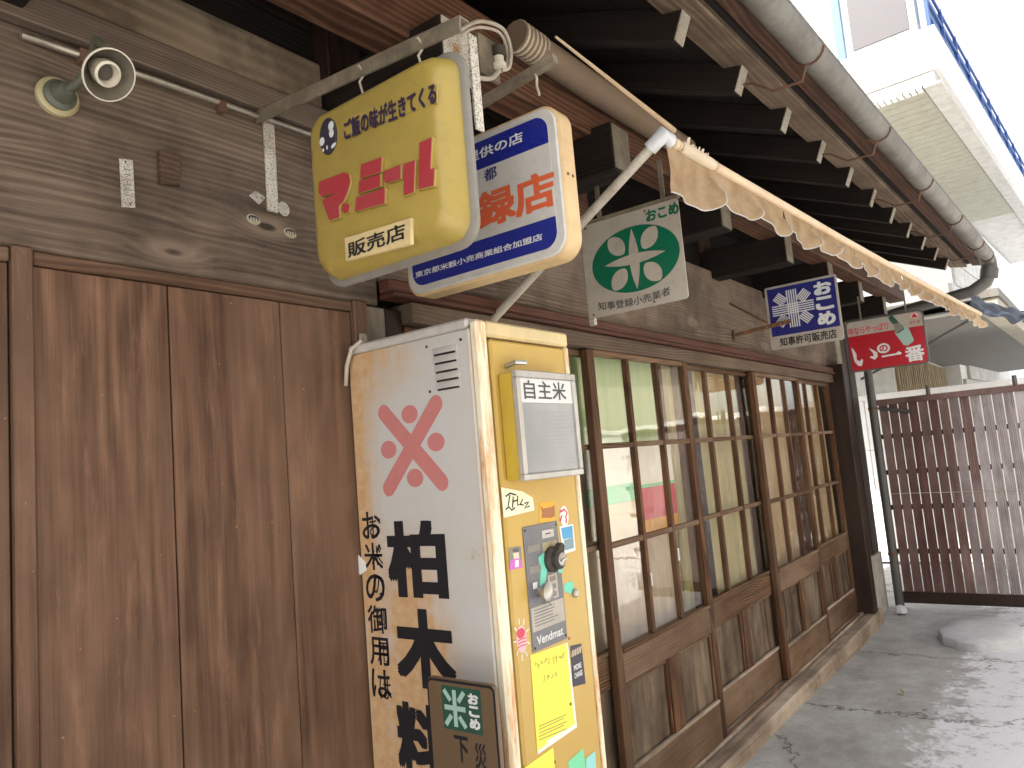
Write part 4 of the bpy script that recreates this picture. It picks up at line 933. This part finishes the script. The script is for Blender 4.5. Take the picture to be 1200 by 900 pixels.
# -- brown board in front of the machine
X = 1.18; br_, w, h, F = sign('notice_board', 'brown notice board with a green rice label standing before the vending machine', X, [(499, 792), (580, 802), (588, 900), (507, 900)])
top = atX(499, 792, X).z; bot = .25; c = Vector((X, (atX(499, 792, X).y + atX(580, 803, X).y) / 2, 0)); br_.matrix_world = side_frame(c); F = Face(br_, 'x', X, c)
w = atX(499, 792, X).y - atX(580, 803, X).y
plate('board', rrect(w, top - bot, .014, 5, 0, (top + bot) / 2), -.012, 0, 'brownsign', br_, .003)
o = plate('edging', rrect(w - .004, top - bot - .004, .013, 5, 0, (top + bot) / 2), .0002, .0006, 'letter_black', br_); plate('face', rrect(w - .014, top - bot - .014, .010, 5, 0, (top + bot) / 2), .0008, .0012, 'brownsign', br_)
a, b = F.u(521, 852), F.u(563, 808); gx0, gx1, gy0, gy1 = a[0], b[0], F.u(522, 853)[1], F.u(520, 802.5)[1]
plate('green_label', [(gx0, gy0), (gx1, gy0), (gx1, gy1), (gx0, gy1)], .0014, .0018, 'greendark', br_)
gw, gh = gx1 - gx0, gy1 - gy0; c = (gx0 + gw * .33, gy0 + gh * .5)
def dash(x0, y0, x1, y1, wd, zz): o = stroke('rice_mark', [(c[0] + x0 * gw, c[1] + y0 * gh), (c[0] + x1 * gw, c[1] + y1 * gh)], wd, zz, 'mint', br_, .0002)
dash(0, -.42, 0, .42, .0105, .002); dash(-.27, .005, .27, .005, .0101, .0023)
for sx in (-1, 1):
    for sy in (-1, 1): dash(.1 * sx, .17 * sy, .26 * sx, .40 * sy, .0099, .0026)
text('おこめ', gx0 + gw * .68, gy0 + gh * .08, gx0 + gw * .94, gy0 + gh * .92, .0021, 'letter_white', br_, .05, vertical=True)
xk = F.u(542, 880)[0]; yk = F.u(542, 893)[1]; text('下', xk - .02, yk, xk + .018, yk + .052, .0014, 'letter_black', br_, .03); text('災', xk + .034, yk - .006, xk + .066, yk + .045, .0014, 'letter_black', br_, .02)
text('車', xk - .022, yk - .065, xk + .02, yk - .012, .0014, 'letter_black', br_, .03); text('害', xk + .034, yk - .062, xk + .066, yk - .012, .0014, 'letter_black', br_, .02)
for sx in (-1, 1): link('leg', MB().box((sx * (w / 2 - .02) - .008, -.01, -.022), (sx * (w / 2 - .02) + .008, top - .05, -.0125)).mesh('leg', None, .002), 'darkpipe', br_)
link('foot', MB().box((-w / 2 - .02, -.012, -.10), (w / 2 + .02, .012, .08)).mesh('foot', None, .004), 'darkpipe', br_)

# ------------------------------------------------------------------ iron bar, hooks and cable fittings of the hanging signs
ib = thing('sign_bar', 'speckled angle iron bar on the lintel that carries the yellow sign', 'bracket', (1.06, 1.49, EYE + .8))
pb = atX(335, 131, 1.045)
beam('bar', (1.05, 1.495, EYE + .895), (1.05, .835, EYE + .845), .006, .03, 'darkmetal', ib, 'y', .001)
beam('flange', (1.064, 1.495, EYE + .913), (1.064, .835, EYE + .863), .028, .005, 'darkmetal', ib, 'y', .001)
wbox('wall_strip', (1.068, 1.492, EYE + .665), (1.098, 1.4995, EYE + .91), 'speckle', ib, .001)
for yy in (1.13, .955):
    z0 = EYE + .895 - (1.495 - yy) / .66 * .05
    wtube('hook', [(1.052, yy, z0 + .012), (1.045, yy - .012, z0 + .008), (1.052, yy - .022, z0 - .01), (1.05, yy - .006, z0 - .025), (1.055, yy - .01, z0 - .055), (1.06, yy - .02, z0 - .065)], .0028, 'wire', ib, 6)
sp = wbox('end_plate', (1.10, .855, EYE + .66), (1.125, .861, EYE + .86), 'speckle', ib, .001)
b3 = thing('sign_bar', 'thin dark iron bar under the purlin that carries the light box sign', 'bracket', (1.36, 1.4, EYE + .85))
beam('bar', (1.33, 1.50, EYE + .80), (1.33, .80, EYE + .875), .02, .02, 'darkmetal', b3, 'y', .001)
wtube('hook', [(1.33, .86, EYE + .87), (1.325, .85, EYE + .85), (1.335, .858, EYE + .835), (1.33, .85, EYE + .81)], .003, 'wire', b3, 6)
el = thing('lamp_fitting', 'small ceramic fitting with looping pale cables at the beam end above the yellow sign', 'electrical fitting', (1.45, 1.08, EYE + 1.0))
pA = lambda x, y, Y: atY(x, y, Y)
c = pA(585, 75, 1.07)
link('socket', MB().lathe([(.014, .02), (.014, .0), (.02, -.002), (.02, -.014), (.013, -.018)], 16, 'z', tuple(c - wpos(el))).mesh('socket', 35), 'porcelain', el)
link('holder', MB().lathe([(.02, .045), (.02, .02), (.012, .018)], 16, 'z', tuple(c - wpos(el))).mesh('holder', 35), 'blackiron', el)
def curve(pts, n=6):
    P = [Vector(p) for p in pts]; P = [P[0]] + P + [P[-1]]; o = []
    for i in range(1, len(P) - 2):
        for k in range(n):
            t = k / n; a, b, c_, d = P[i - 1], P[i], P[i + 1], P[i + 2]
            o.append(.5 * ((2 * b) + (c_ - a) * t + (2 * a - 5 * b + 4 * c_ - d) * t * t + (3 * b - a - 3 * c_ + d) * t ** 3))
    return o + [P[-2]]
wtube('cable', curve([pA(540, 35, 1.05), pA(562, 25, 1.05), pA(588, 33, 1.05), pA(598, 55, 1.05), pA(597, 78, 1.05), pA(588, 82, 1.06)]), .005, 'wire', el, 8)
wtube('cable', curve([pA(540, 40, 1.06), pA(560, 32, 1.06), pA(585, 38, 1.06), pA(594, 58, 1.06), pA(594, 80, 1.06)]), .0042, 'wire', el, 8)
wtube('cable', curve([pA(585, 83, 1.06), pA(575, 92, 1.06), pA(558, 91, 1.06), pA(552, 90, 1.06)]), .006, 'wire', el, 8)
wbox('bracket_plate', (1.42, 1.075, EYE + .99), (1.50, 1.085, EYE + 1.10), 'darkmetal', el, .001)

# ------------------------------------------------------------------ awning
aw = thing('awning', 'folded awning with a cream front pipe and scalloped ochre valance', 'awning', (1.886, 1.5, EYE + .47))
A0, A1 = Vector((1.886, .815, EYE + .876)), Vector((7.28, .515, EYE + .918))
wtube('front_pipe', [A0, A0.lerp(A1, .3) + Vector((0, 0, -.012)), A0.lerp(A1, .6) + Vector((0, 0, -.012)), A1], .0165, 'pipe_cream', aw, 14)
wtube('arm', [(1.886, 1.497, EYE + .455), (1.886, 1.2, EYE + .64), A0], .0145, 'poleold', aw, 12)
wtube('arm', [(7.25, 1.49, EYE + .50), (7.26, 1.0, EYE + .70), A1], .012, 'darkpipe', aw, 10)
d = (A1 - A0).normalized()
wtube('elbow', [A0 - (A0 - Vector((1.886, 1.2, EYE + .64))).normalized() * .045, A0 + Vector((0, -.004, .004)), A0 + d * .045], [.021, .024, .022], 'pvc', aw, 14)
for s, L in ((.055, .004), (.085, .003), (.29, .004), (.33, .004)): wtube('tie', [A0 + d * s - Vector((0, 0, s * .008)), A0 + d * (s + L) - Vector((0, 0, s * .008))], .0185, 'rope', aw, 12)
# torn wrapping round the pipe near the elbow
tw = MB(); n = 26
for i in range(9):
    s = .10 + .026 * i; c = A0 + d * s - Vector((0, 0, s * .008)) - wpos(aw); ring = []
    for k in range(n):
        a = 2 * math.pi * k / n; rr = .0178 + .0018 * random.random(); ring.append(c + Vector((0, math.cos(a) * rr, math.sin(a) * rr)))
    tw.v += [tuple(q) for q in ring]
tw.f = [(i * n + k, i * n + (k + 1) % n, (i + 1) * n + (k + 1) % n, (i + 1) * n + k) for i in range(8) for k in range(n)]
wr = link('wrapping', tw.mesh('wrapping', 60), 'wrapcloth', aw)
for i in range(7):
    s = .17 + .022 * i + random.uniform(-.008, .008); c = A0 + d * s + Vector((0, 0, .017)) - wpos(aw); hgt = random.uniform(.008, .02) + (.02 if i == 0 else 0)
    f = MB(); f.v = [tuple(c + Vector((-.012, .006, 0))), tuple(c + Vector((.012, .004, 0))), tuple(c + Vector((.004 + random.uniform(-.01, .01), -.004, hgt))), tuple(c + Vector((-.008, -.002, hgt * .8)))]; f.f = [(0, 1, 2, 3)]
    link('rag', f.mesh('rag'), 'wrapcloth', wr)
# valance: cloth strip with scallops whose seams roll outwards
NS = 18
def valance():
    m = MB(); cols = 18; rows = 12; hems = []
    for idx in range(NS):
        rnd = random.Random(idx * 7 + 3); drop = .098 + .028 * rnd.random() + (.05 if idx == 0 else .012 if idx < 3 else 0); cur = .022 + .03 * rnd.random(); ph = rnd.uniform(0, 6); b0 = len(m.v); lo = .58 + .12 * rnd.random()
        for i in range(cols + 1):
            k = i / cols; u = (idx + k) / NS; base = A0.lerp(A1, .004 + .994 * u) + Vector((0, 0, -.012 * math.sin(math.pi * u) - .013))
            prof = lo + (1 - lo) * math.sin(min(k / .84, 1) * math.pi / 2) ** 1.3
            if idx == 0: prof = .92 + .08 * math.sin(k * math.pi)
            t_ = max(0, (k - .74) / .26); l_ = max(0, (.16 - k) / .16)
            for j in range(rows):
                v = j / (rows - 1); w_ = max(0, (v - .3) / .7)
                y = -.006 * v - .011 * math.sin(k * 5.2 + ph) * v - cur * math.sin(t_ * 2.0) * w_ ** .8 + .014 * l_ * w_ + .004 * math.sin(u * 300 + v * 9) * v
                x = -.050 * t_ ** 1.6 * w_ ** 1.2 + .004 * math.sin(v * 7 + ph) * v
                z = -drop * prof * v + .030 * t_ ** 2.2 * w_ ** 1.5
                m.v.append(tuple(base + Vector((x, y, z)) - wpos(aw)))
        for i in range(cols):
            for j in range(rows - 1): a = b0 + i * rows + j; m.f.append((a, a + rows, a + rows + 1, a + 1))
        hems.append([m.v[b0 + i * rows + rows - 1] for i in range(cols + 1)] + [m.v[b0 + cols * rows + j] for j in range(rows - 2, 4, -1)])
    return m, hems
vo, hems = valance(); va = link('valance', vo.mesh('valance', 80), 'valance', aw)
for hp_ in hems: link('hem', MB().tube(hp_, .0022, 5).mesh('hem', 60), 'white', va)
# rolled cloth tied under the purlin
rc = thing('rolled_canvas', 'dark rolled canvas lashed along the purlin above the light box sign', 'canvas roll', (1.9, 1.12, EYE + 1.2))
wtube('roll', [(1.66, 1.125, EYE + 1.215), (2.1, 1.115, EYE + 1.205), (2.75, 1.09, EYE + 1.19)], [.044, .046, .042], 'canvasroll', rc, 16)
for i in range(6): wtube('lashing', [(1.665 + .02 * i, 1.125, EYE + 1.215), (1.673 + .02 * i, 1.125, EYE + 1.2148)], .0475, 'rope', rc, 16)
wtube('lath', [(1.80, 1.075, EYE + 1.25), (2.55, 1.05, EYE + 1.19)], [.004, .011], 'pipe_cream', rc, 8)

# ------------------------------------------------------------------ things on the lintel
wl_ = thing('wall_lamp', 'green enamel gooseneck wall lamp with empty socket and brass ring', 'lamp', front_frame((atY(66, 115, 1.5).x, 1.5, atY(66, 115, 1.5).z)))
link('ring', MB().lathe([(.039, 0), (.039, .010), (.034, .015), (.030, .015)], 28).mesh('ring', 35), 'brass', wl_)
link('base', MB().lathe([(.030, .0), (.030, .020), (.022, .026), (.018, .042), (.012, .052)], 28).mesh('base', 35), 'lampgreen', wl_)
c0 = Vector(wl_.matrix_world.translation); tg = atY(128, 88, 1.30); tl = Vector((tg.x - c0.x, tg.z - c0.z, 1.5 - tg.y))
pth = curve([(0, 0, .04), (.012, .01, .075), (tl.x * .5 + .012, tl.y * .4 + .055, .12), (tl.x, tl.y + .085, tl.z - .045), (tl.x, tl.y + .055, tl.z - .01)])
link('arm', MB().tube(pth, .0085, 10).mesh('arm', 40), 'lampgreen', wl_)
dirv = (Vector(pth[-1]) - Vector(pth[-3])).normalized()
ax = Vector((.12, -.62, .78)).normalized()
q = Vector((0, 0, 1)).rotation_difference(ax); mt = q.to_matrix().to_4x4(); mt.translation = tl
sh = MB().lathe([(.014, -.055), (.022, -.048), (.030, -.035), (.043, -.008), (.0465, .0), (.045, .001), (.041, -.006), (.026, -.033), (.018, -.040)], 32)
s_o = link('shade', sh.mesh('shade', 40), 'lampcream', wl_, mtx=mt)
link('shade_rim', MB().lathe([(.0475, -.002), (.0475, .0015), (.0452, .0015), (.0452, -.002), (.0475, -.002)], 32, cap=False).mesh('shade_rim', 35), 'porcelain', s_o)
link('socket', MB().lathe([(.018, -.040), (.0235, -.02), (.0235, -.004), (.019, -.002), (.016, -.012), (.015, -.03)], 24).mesh('socket', 35), 'porcelain', s_o)
link('socket_core', MB().lathe([(.0145, -.032), (.0145, -.016), (.004, -.015)], 18).mesh('socket_core', 35), 'blackiron', s_o)
cn = thing('conduit', 'thin steel conduit clipped along the top of the knotty lintel', 'pipe', (.3, 1.485, EYE + .9))
zc = EYE + .905
wtube('pipe', [(.535, 1.488, EYE + .885), (.8, 1.487, EYE + .893), (1.26, 1.487, EYE + .90)], .008, 'chrome', cn, 10)
for xx in (.645, .95): wbox('clip', (xx - .008, 1.477, EYE + .872), (xx + .008, 1.4995, EYE + .90), 'rustiron', cn, .001)
def wallplate(name, label, cat, pxs, mat, th=.002, marks=None, poly=None):
    c = sum((atY(*q, 1.5) for q in pxs), Vector()) / len(pxs); t = thing(name, label, cat, front_frame((c.x, 1.499, c.z))); F = Face(t, 'y', 1.5, c)
    pl_ = poly(F) if poly else F.poly(pxs); plate('plate', pl_, .0, th, mat, t, min(.0006, th * .3)); return t, F
t, F = wallplate('name_plate', 'narrow worn white metal plate nailed to the lintel', 'plate', [(139, 186), (155, 188), (158, 244), (142, 243)], 'tagmetal')
for q in ((146, 190), (152, 240)): plate('nail', ell(*F.u(*q), .002, .002, 8), .0021, .0035, 'blackiron', t)
for i in range(6): plate('print_line', [F.u(144, 198 + 6 * i), F.u(153, 199 + 6 * i), F.u(153, 200.5 + 6 * i), F.u(144, 199.5 + 6 * i)], .0021, .0023, 'rim', t)
t, F = wallplate('wood_block', 'small dark wooden block fixed to the middle of the lintel', 'block', [(183, 178), (208, 180), (208, 219), (185, 217)], 'woodblock', .012)
plate('nail', ell(*F.u(196, 183), .002, .002, 8), .0121, .014, 'blackiron', t)
t, F = wallplate('tag', 'small diamond shaped pale metal tag left of the white strip', 'tag', [(291, 229), (299, 224), (311, 232), (303, 240)], 'tagmetal', .0015)
plate('dent', ell(*F.u(300, 231), .004, .003, 10), .0016, .0018, 'rim', t)
def oval(rx, ry, rot): return lambda F: ell(0, 0, rx, ry, 24, rot)
t, F = wallplate('tag', 'round silvery metal tag at the foot of the white strip', 'tag', [(332, 245)], 'tagmetal', .0015, poly=oval(.0165, .0185, 20)); plate('dent', ell(.002, .003, .007, .006, 14), .0016, .0018, 'whitedull', t)
for q, lab in (((296.5, 257.5), 'small oval gilt badge, lower left of the round silvery tag'), ((339.5, 273.5), 'small oval gilt badge, lowest on the lintel beside the yellow sign')):
    t, F = wallplate('badge', lab, 'badge', [q], 'taggold', .0015, poly=oval(.0185, .0125, -8)); plate('field', ell(0, .003, .0145, .0075, 20), .0016, .0018, 'stblack', t)
    for xx in (-.007, 0, .007): plate('raised_mark', [(xx - .0025, -.004), (xx + .0025, -.004), (xx + .002, .004), (xx - .002, .004)], .0019, .0024, 'taggold', t)

# ================================================================== behind the glass
def cx(px, Y=1.575, py=560): return atY(px, py, Y).x
def curtain(label, x0, x1, z0, z1, mat, Y=1.66, folds=9.0, amp=.012, seed=1, cat='curtain', name='curtain'):
    rnd = random.Random(seed); m = MB(); nx = 60; nz = 8; ph = [rnd.uniform(0, 6) for _ in range(4)]; w = x1 - x0
    for j in range(nz + 1):
        for i in range(nx + 1):
            u = i / nx; v = j / nz; x = w * (u - .5)
            y = amp * (math.sin(x * folds * 6.28 + ph[0] + .4 * v) + .5 * math.sin(x * folds * 11 + ph[1]) + .5 * math.sin(x * folds * 2.3 + ph[2])) * (.6 + .4 * (1 - v))
            m.v.append((x + .006 * math.sin(v * 3 + ph[3]), y, (z1 - z0) * (v - .5)))
    m.f = [(j * (nx + 1) + i, j * (nx + 1) + i + 1, (j + 1) * (nx + 1) + i + 1, (j + 1) * (nx + 1) + i) for j in range(nz) for i in range(nx)]
    o = link(name, m.mesh(name, 80), mat, None, ((x0 + x1) / 2, Y, (z0 + z1) / 2)); return tag(o, label, cat)
curtain('pinkish curtain behind the lower panes of the nearest glass door', cx(686), cx(795), .45, 1.47, 'curtain_pink', 1.59, 7, .014, 3)
curtain('pale green cloth hung behind the top panes of the nearest glass door', cx(660), cx(782), 1.465, 1.843, 'greencloth', 1.575, 2, .006, 4, 'cloth', 'hanging_cloth')
curtain('olive yellow curtain at the right column of the nearest glass door', cx(790), cx(815), .45, 1.843, 'curtain_olive', 1.59, 8, .012, 5)
curtain('olive beige curtain behind the second glass door', cx(824), cx(874), .45, 1.843, 'curtain_olive', 1.578, 6, .014, 6)
curtain('dim grey curtain between the second and third glass doors', cx(872), cx(893), .45, 1.843, 'curtain_dark', 1.64, 5, .016, 7)
curtain('beige curtain behind the third glass door', cx(893), cx(926), .45, 1.843, 'curtain', 1.578, 5, .014, 8)
curtain('dark violet curtain at the right column of the third glass door', cx(924), cx(942), .45, 1.843, 'curtain_dark', 1.63, 4, .014, 9)
curtain('cream curtain behind the farthest glass door by the corner post', cx(942), cx(990), .45, 1.843, 'curtain', 1.578, 4, .016, 10)
curtain('dark curtain behind the panes beside the vending machine', 1.6, cx(680), .45, 1.843, 'curtain_dark', 1.62, 5, .014, 12)
def banner(label, x0, x1, parts, Y):
    z0, z1 = parts[-1][0], parts[0][1]; t = thing('banner', label, 'banner', (( x0 + x1) / 2, Y, z0))
    for a, b, mat in parts: wbox('field', (x0, Y - .0015, a), (x1, Y, b - .0008), mat, t, 0)
    return t
banner('white paper banner with a green band in the left column of the nearest door', cx(686, 1.55), cx(741, 1.55), [(1.30, 1.455, 'paper'), (1.225, 1.30, 'leafgreen'), (1.07, 1.225, 'skin')], 1.548)
banner('paper banner with red and yellow blocks in the middle column of the nearest door', cx(742, 1.55), cx(789, 1.55), [(1.285, 1.455, 'paper'), (1.27, 1.285, 'leafgreen'), (1.13, 1.27, 'stred'), (1.07, 1.13, 'storange')], 1.548)

# ================================================================== gate at the end of the lane
gx = 6.87
g = thing('gate', 'dark red slatted wooden gate with faded right half closing the lane', 'gate', (gx, .4, 0))
y = 1.30; i = 0
while y > -.75:
    wv = .0655; top = 1.655 + random.uniform(-.004, .004)
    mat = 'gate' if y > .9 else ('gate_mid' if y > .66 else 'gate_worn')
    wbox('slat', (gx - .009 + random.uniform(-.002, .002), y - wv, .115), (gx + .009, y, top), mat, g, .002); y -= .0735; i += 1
wbox('top_rail', (gx - .03, -.80, 1.652), (gx + .03, 1.32, 1.70), 'gate', g, .004)
wbox('bottom_rail', (gx - .035, -.80, .03), (gx + .03, 1.32, .118), 'post', g, .006)
for z in (.42, .78, 1.07, 1.37): wbox('cross_rail', (gx + .0095, -.80, z), (gx + .035, 1.32, z + .04), 'post', g, .002)
wtube('wire', [(gx - .013, 1.3, .915), (gx - .014, .6, .905), (gx - .013, .1, .91)], .003, 'wire', g, 6)
wbox('gate_post', (gx - .02, 1.325, 0), (gx + .04, 1.38, 1.72), 'post', g)
wtube('brace', [(gx - .02, 1.30, 1.63), (gx - .05, 1.05, 1.575)], .016, 'darkpipe', g, 10)
for yy in (.92, .33):
    p = wtube('hinge', [(gx - .02, yy, 1.70), (gx - .02, yy, 1.775)], .017, 'darkpipe', g, 10)

# concrete cover on the ground
lm = MB(); n = 28; rg = []
rn = random.Random(5); rad = [1 + rn.uniform(-.07, .07) for _ in range(n)]
for k, (s_, z) in enumerate(((1.0, -.03), (1.0, .022), (.96, .034), (.5, .042), (.05, .044))):
    rg.append([(.40 * s_ * rad[j] * math.cos(2 * math.pi * j / n), .245 * s_ * rad[j] * math.sin(2 * math.pi * j / n), z) for j in range(n)])
M['lid'] = paint('pale rough concrete', (.56, .57, .58), .8, .35, scale=.6, bump=.6)
tag(link('concrete_cover', lm.loft(rg).mesh('concrete_cover', 50), 'lid', None, (6.06, .70, 0)), 'round pale concrete cover lying on the ground before the gate', 'cover')
for i, (px_, py_, lab) in enumerate(((1057, 812, 'dry yellowish leaf lying near the middle of the concrete ground'), (1186, 818, 'small dark leaf lying at the right edge of the ground'), (1161, 782, 'small pale leaf lying on the ground below the round cover'))):
    p = atZ(px_, py_, .0); lf = MB(); lf.v = [(-.03, 0, .004), (0, .014, .012), (.03, 0, .006), (0, -.014, .003)]; lf.f = [(0, 3, 2), (0, 2, 1)]
    o = link('leaf', lf.mesh('leaf'), 'leaf' if i != 1 else 'stbrown', None, (p.x, p.y, .004)); o.rotation_euler.z = i * 1.3 + .4; tag(o, lab, 'leaf', 'leaves on the ground')
stone = MB().lathe([(.02, 0), (.05, .01), (.045, .05), (.015, .065)], 9); so_ = link('stone', stone.mesh('stone', 25), 'lid', None, (6.62, 1.30, -.01)); tag(so_, 'small broken stone at the foot of the downpipe', 'stone')

# ================================================================== beyond the gate
# long pale wall behind the gate
bw = thing('boundary_wall', 'pale block wall running behind the slatted gate', 'wall', (9.2, .5, 0))
for i in range(9):
    y1 = 2.5 - .62 * i
    for r, (a, b) in enumerate(((0, .62), (.625, 1.24), (1.245, 1.80))): wbox('block', (9.15, y1 - .615, a), (9.3, y1, b), 'bldwhite', bw, .004)
wbox('coping', (9.12, -3.1, 1.80), (9.33, 2.5, 1.86), 'bldwhite', bw, .006)
# neighbour house with low dark eave
nb = thing('neighbour_house', 'low neighbouring house with dark grey soffit and pale slatted front', 'house', (12, 1.6, 0))
def slab(name, pts, z0, z1, mat, parent):
    m = MB().prism([(p[0] - wpos(parent).x, p[1] - wpos(parent).y) for p in pts], z0, z1); return link(name, m.mesh(name, None, .004), mat, parent)
slab('soffit', [(7.75, .56), (17.5, .22), (17.5, 2.4), (7.75, 2.4)], 2.42, 2.47, 'eavegrey', nb)
slab('eave_edge', [(7.72, .40), (17.5, .06), (17.5, .2195), (7.72, .5595)], 2.41, 2.52, 'eavecream', nb)
slab('roof', [(7.70, .38), (17.6, .04), (17.6, 2.6), (7.70, 2.6)], 2.522, 2.60, 'eavegrey', nb)
wbox('wall', (9.6, 1.62, 0), (17.5, 2.4, 2.419), 'bldgrey', nb, 0)
for k in range(34):
    x = 9.75 + .16 * k + random.uniform(-.02, .02); wbox('slat', (x, 1.585, 1.3), (x + .05, 1.6195, 2.38), 'bamboo', nb, .003)
for k in range(4):
    x = 15.3 + .55 * k; w_ = wbox('window', (x, 1.60, 1.5), (x + .45, 1.6195, 2.3), 'darkpipe', nb, .003); wbox('pane', (x + .04, 1.594, 1.55), (x + .41, 1.5995, 2.25), 'glass', w_, 0)
tp = MB(); nx, nz = 40, 8; t0 = atX(1136, 345, 7.4); t1 = atX(1225, 362, 7.9)
for i in range(nx + 1):
    u = i / nx
    for j in range(nz + 1):
        v = j / nz; c = (t1 - t0) * u; hgt = .15 * (1 - .25 * u) * (.9 + .1 * math.sin(u * 14))
        tp.v.append((c.x + .02 * math.sin(v * 9 + u * 11) * v, c.y + .012 * math.sin(v * 11 - u * 17), c.z - .05 * math.sin(math.pi * u) - hgt * v + .012 * math.sin(u * 25 + v * 4)))
tp.f = [(i * (nz + 1) + j, (i + 1) * (nz + 1) + j, (i + 1) * (nz + 1) + j + 1, i * (nz + 1) + j + 1) for i in range(nx) for j in range(nz)]
tag(link('tarp', tp.mesh('tarp', 60), 'tarp', None, t0), 'sagging blue grey tarp slung beyond the far end of the awning', 'tarp')

# white building with a balcony
ang = math.atan2(-.48, 6.96); co_ = Vector((9.72, .711, 5.42))
bm_ = Matrix.Rotation(ang, 4, 'Z'); bm_.translation = Vector((co_.x, co_.y, 0))
bd = thing('apartment_building', 'white apartment building with an overhanging balcony and blue railing', 'building', bm_)
def bb(name, lo, hi, mat, parent=None, bevel=.004): 
    d_ = [(b - a) / 2 for a, b in zip(lo, hi)]; c = Vector([(a + b) / 2 for a, b in zip(lo, hi)])
    base = parent.location if parent else Vector()
    return link(name, MB().box([-q for q in d_], d_).mesh(name, None, min(bevel, min(d_) * .5)), mat, parent or bd, c - base)
Z0 = 5.42
bb('balcony_floor', (0, .06, Z0 + .004), (13, 4.5, Z0 + .14), 'bldgrey')
for k in range(36): bb('soffit_board', (.14 + .2 * k, .20, Z0 - .018), (.14 + .2 * k + .19, 2.6, Z0 + .002), 'soffit', None, .003)
bb('soffit_edge', (0, 0, Z0 - .03), (13, .19, Z0 + .0), 'bldgrey')
for k in range(32): bb('drip_tile', (0, .21 + .07 * k, Z0 - .03), (.13, .21 + .07 * k + .056, Z0 - .001), 'bldwhite', None, .003)
bb('parapet', (-.02, .0, Z0 + .145), (.12, 4.5, Z0 + .62), 'bldwhite'); bb('parapet', (.1205, .0, Z0 + .145), (13, .12, Z0 + .62), 'bldwhite')
bb('coping', (-.04, -.02, Z0 + .621), (.16, 4.5, Z0 + .66), 'bldwhite'); bb('coping', (.161, -.02, Z0 + .621), (13, .16, Z0 + .66), 'bldwhite')
for k in range(3): bb('rail', (.05, .03, Z0 + .85 + .2 * k), (13, .06, Z0 + .88 + .2 * k), 'bluerail')
for k in range(14): bb('rail_post', (.05 + .9 * k, .025, Z0 + .66), (.09 + .9 * k, .065, Z0 + 1.3), 'bluerail')
bb('rail_panel', (.1, .067, Z0 + .70), (12.9, .075, Z0 + 1.24), 'bluepanel')
bb('wall', (.3, .55, Z0 + .15), (13, 4.5, Z0 + 4.5), 'bldwhite')
bb('wall', (.05, .17, Z0 + .661), (.2995, 4.5, Z0 + 4.5), 'bldwhite')
wn = bb('window', (.01, .20, Z0 + .68), (.0495, .92, Z0 + 1.75), 'alu'); bb('shutter', (-.002, .24, Z0 + .74), (.0095, .88, Z0 + 1.69), 'shutter', wn)
bb('corner_pipe', (-.01, .97, Z0 + .67), (.0495, 1.07, Z0 + 3.4), 'bluepanel')
bb('lower_wall', (4.2, .95, 0), (13, 4.5, Z0 - .031), 'bldwhite')
bb('lower_beam', (4.0, .85, 4.55), (4.19, 3.5, 4.7), 'bldwhite')
for r in range(11):
    for k in range(5): bb('block', (4.25 + .9 * k + (.45 if r % 2 else 0), .90, .2 + .4 * r), (5.13 + .9 * k + (.45 if r % 2 else 0), .9495, .58 + .4 * r), 'bldgrey', None, .006)

# house across the lane, seen as reflections in the door panes
op = thing('opposite_house', 'pale house across the lane reflected in the glass doors', 'house', (3, -2.9, 0))
wbox('wall', (-9, -3.4, .5), (14, -2.9, 3.1), 'opwall', op, 0); wbox('base', (-9, -3.41, 0), (14, -2.88, .5), 'bldgrey', op, 0)
slab('roof', [(-9.5, -4.6), (14.5, -4.6), (14.5, -2.7), (-9.5, -2.7)], 3.1, 3.2, 'tile', op)
for k in range(5):
    x = -4 + 3.1 * k; w_ = wbox('window', (x, -2.9, 1.0), (x + 1.5, -2.86, 2.2), 'alu', op); wbox('pane', (x + .05, -2.859, 1.05), (x + .73, -2.855, 2.15), 'darkpipe', w_, 0); wbox('pane', (x + .77, -2.859, 1.05), (x + 1.45, -2.855, 2.15), 'darkpipe', w_, 0)
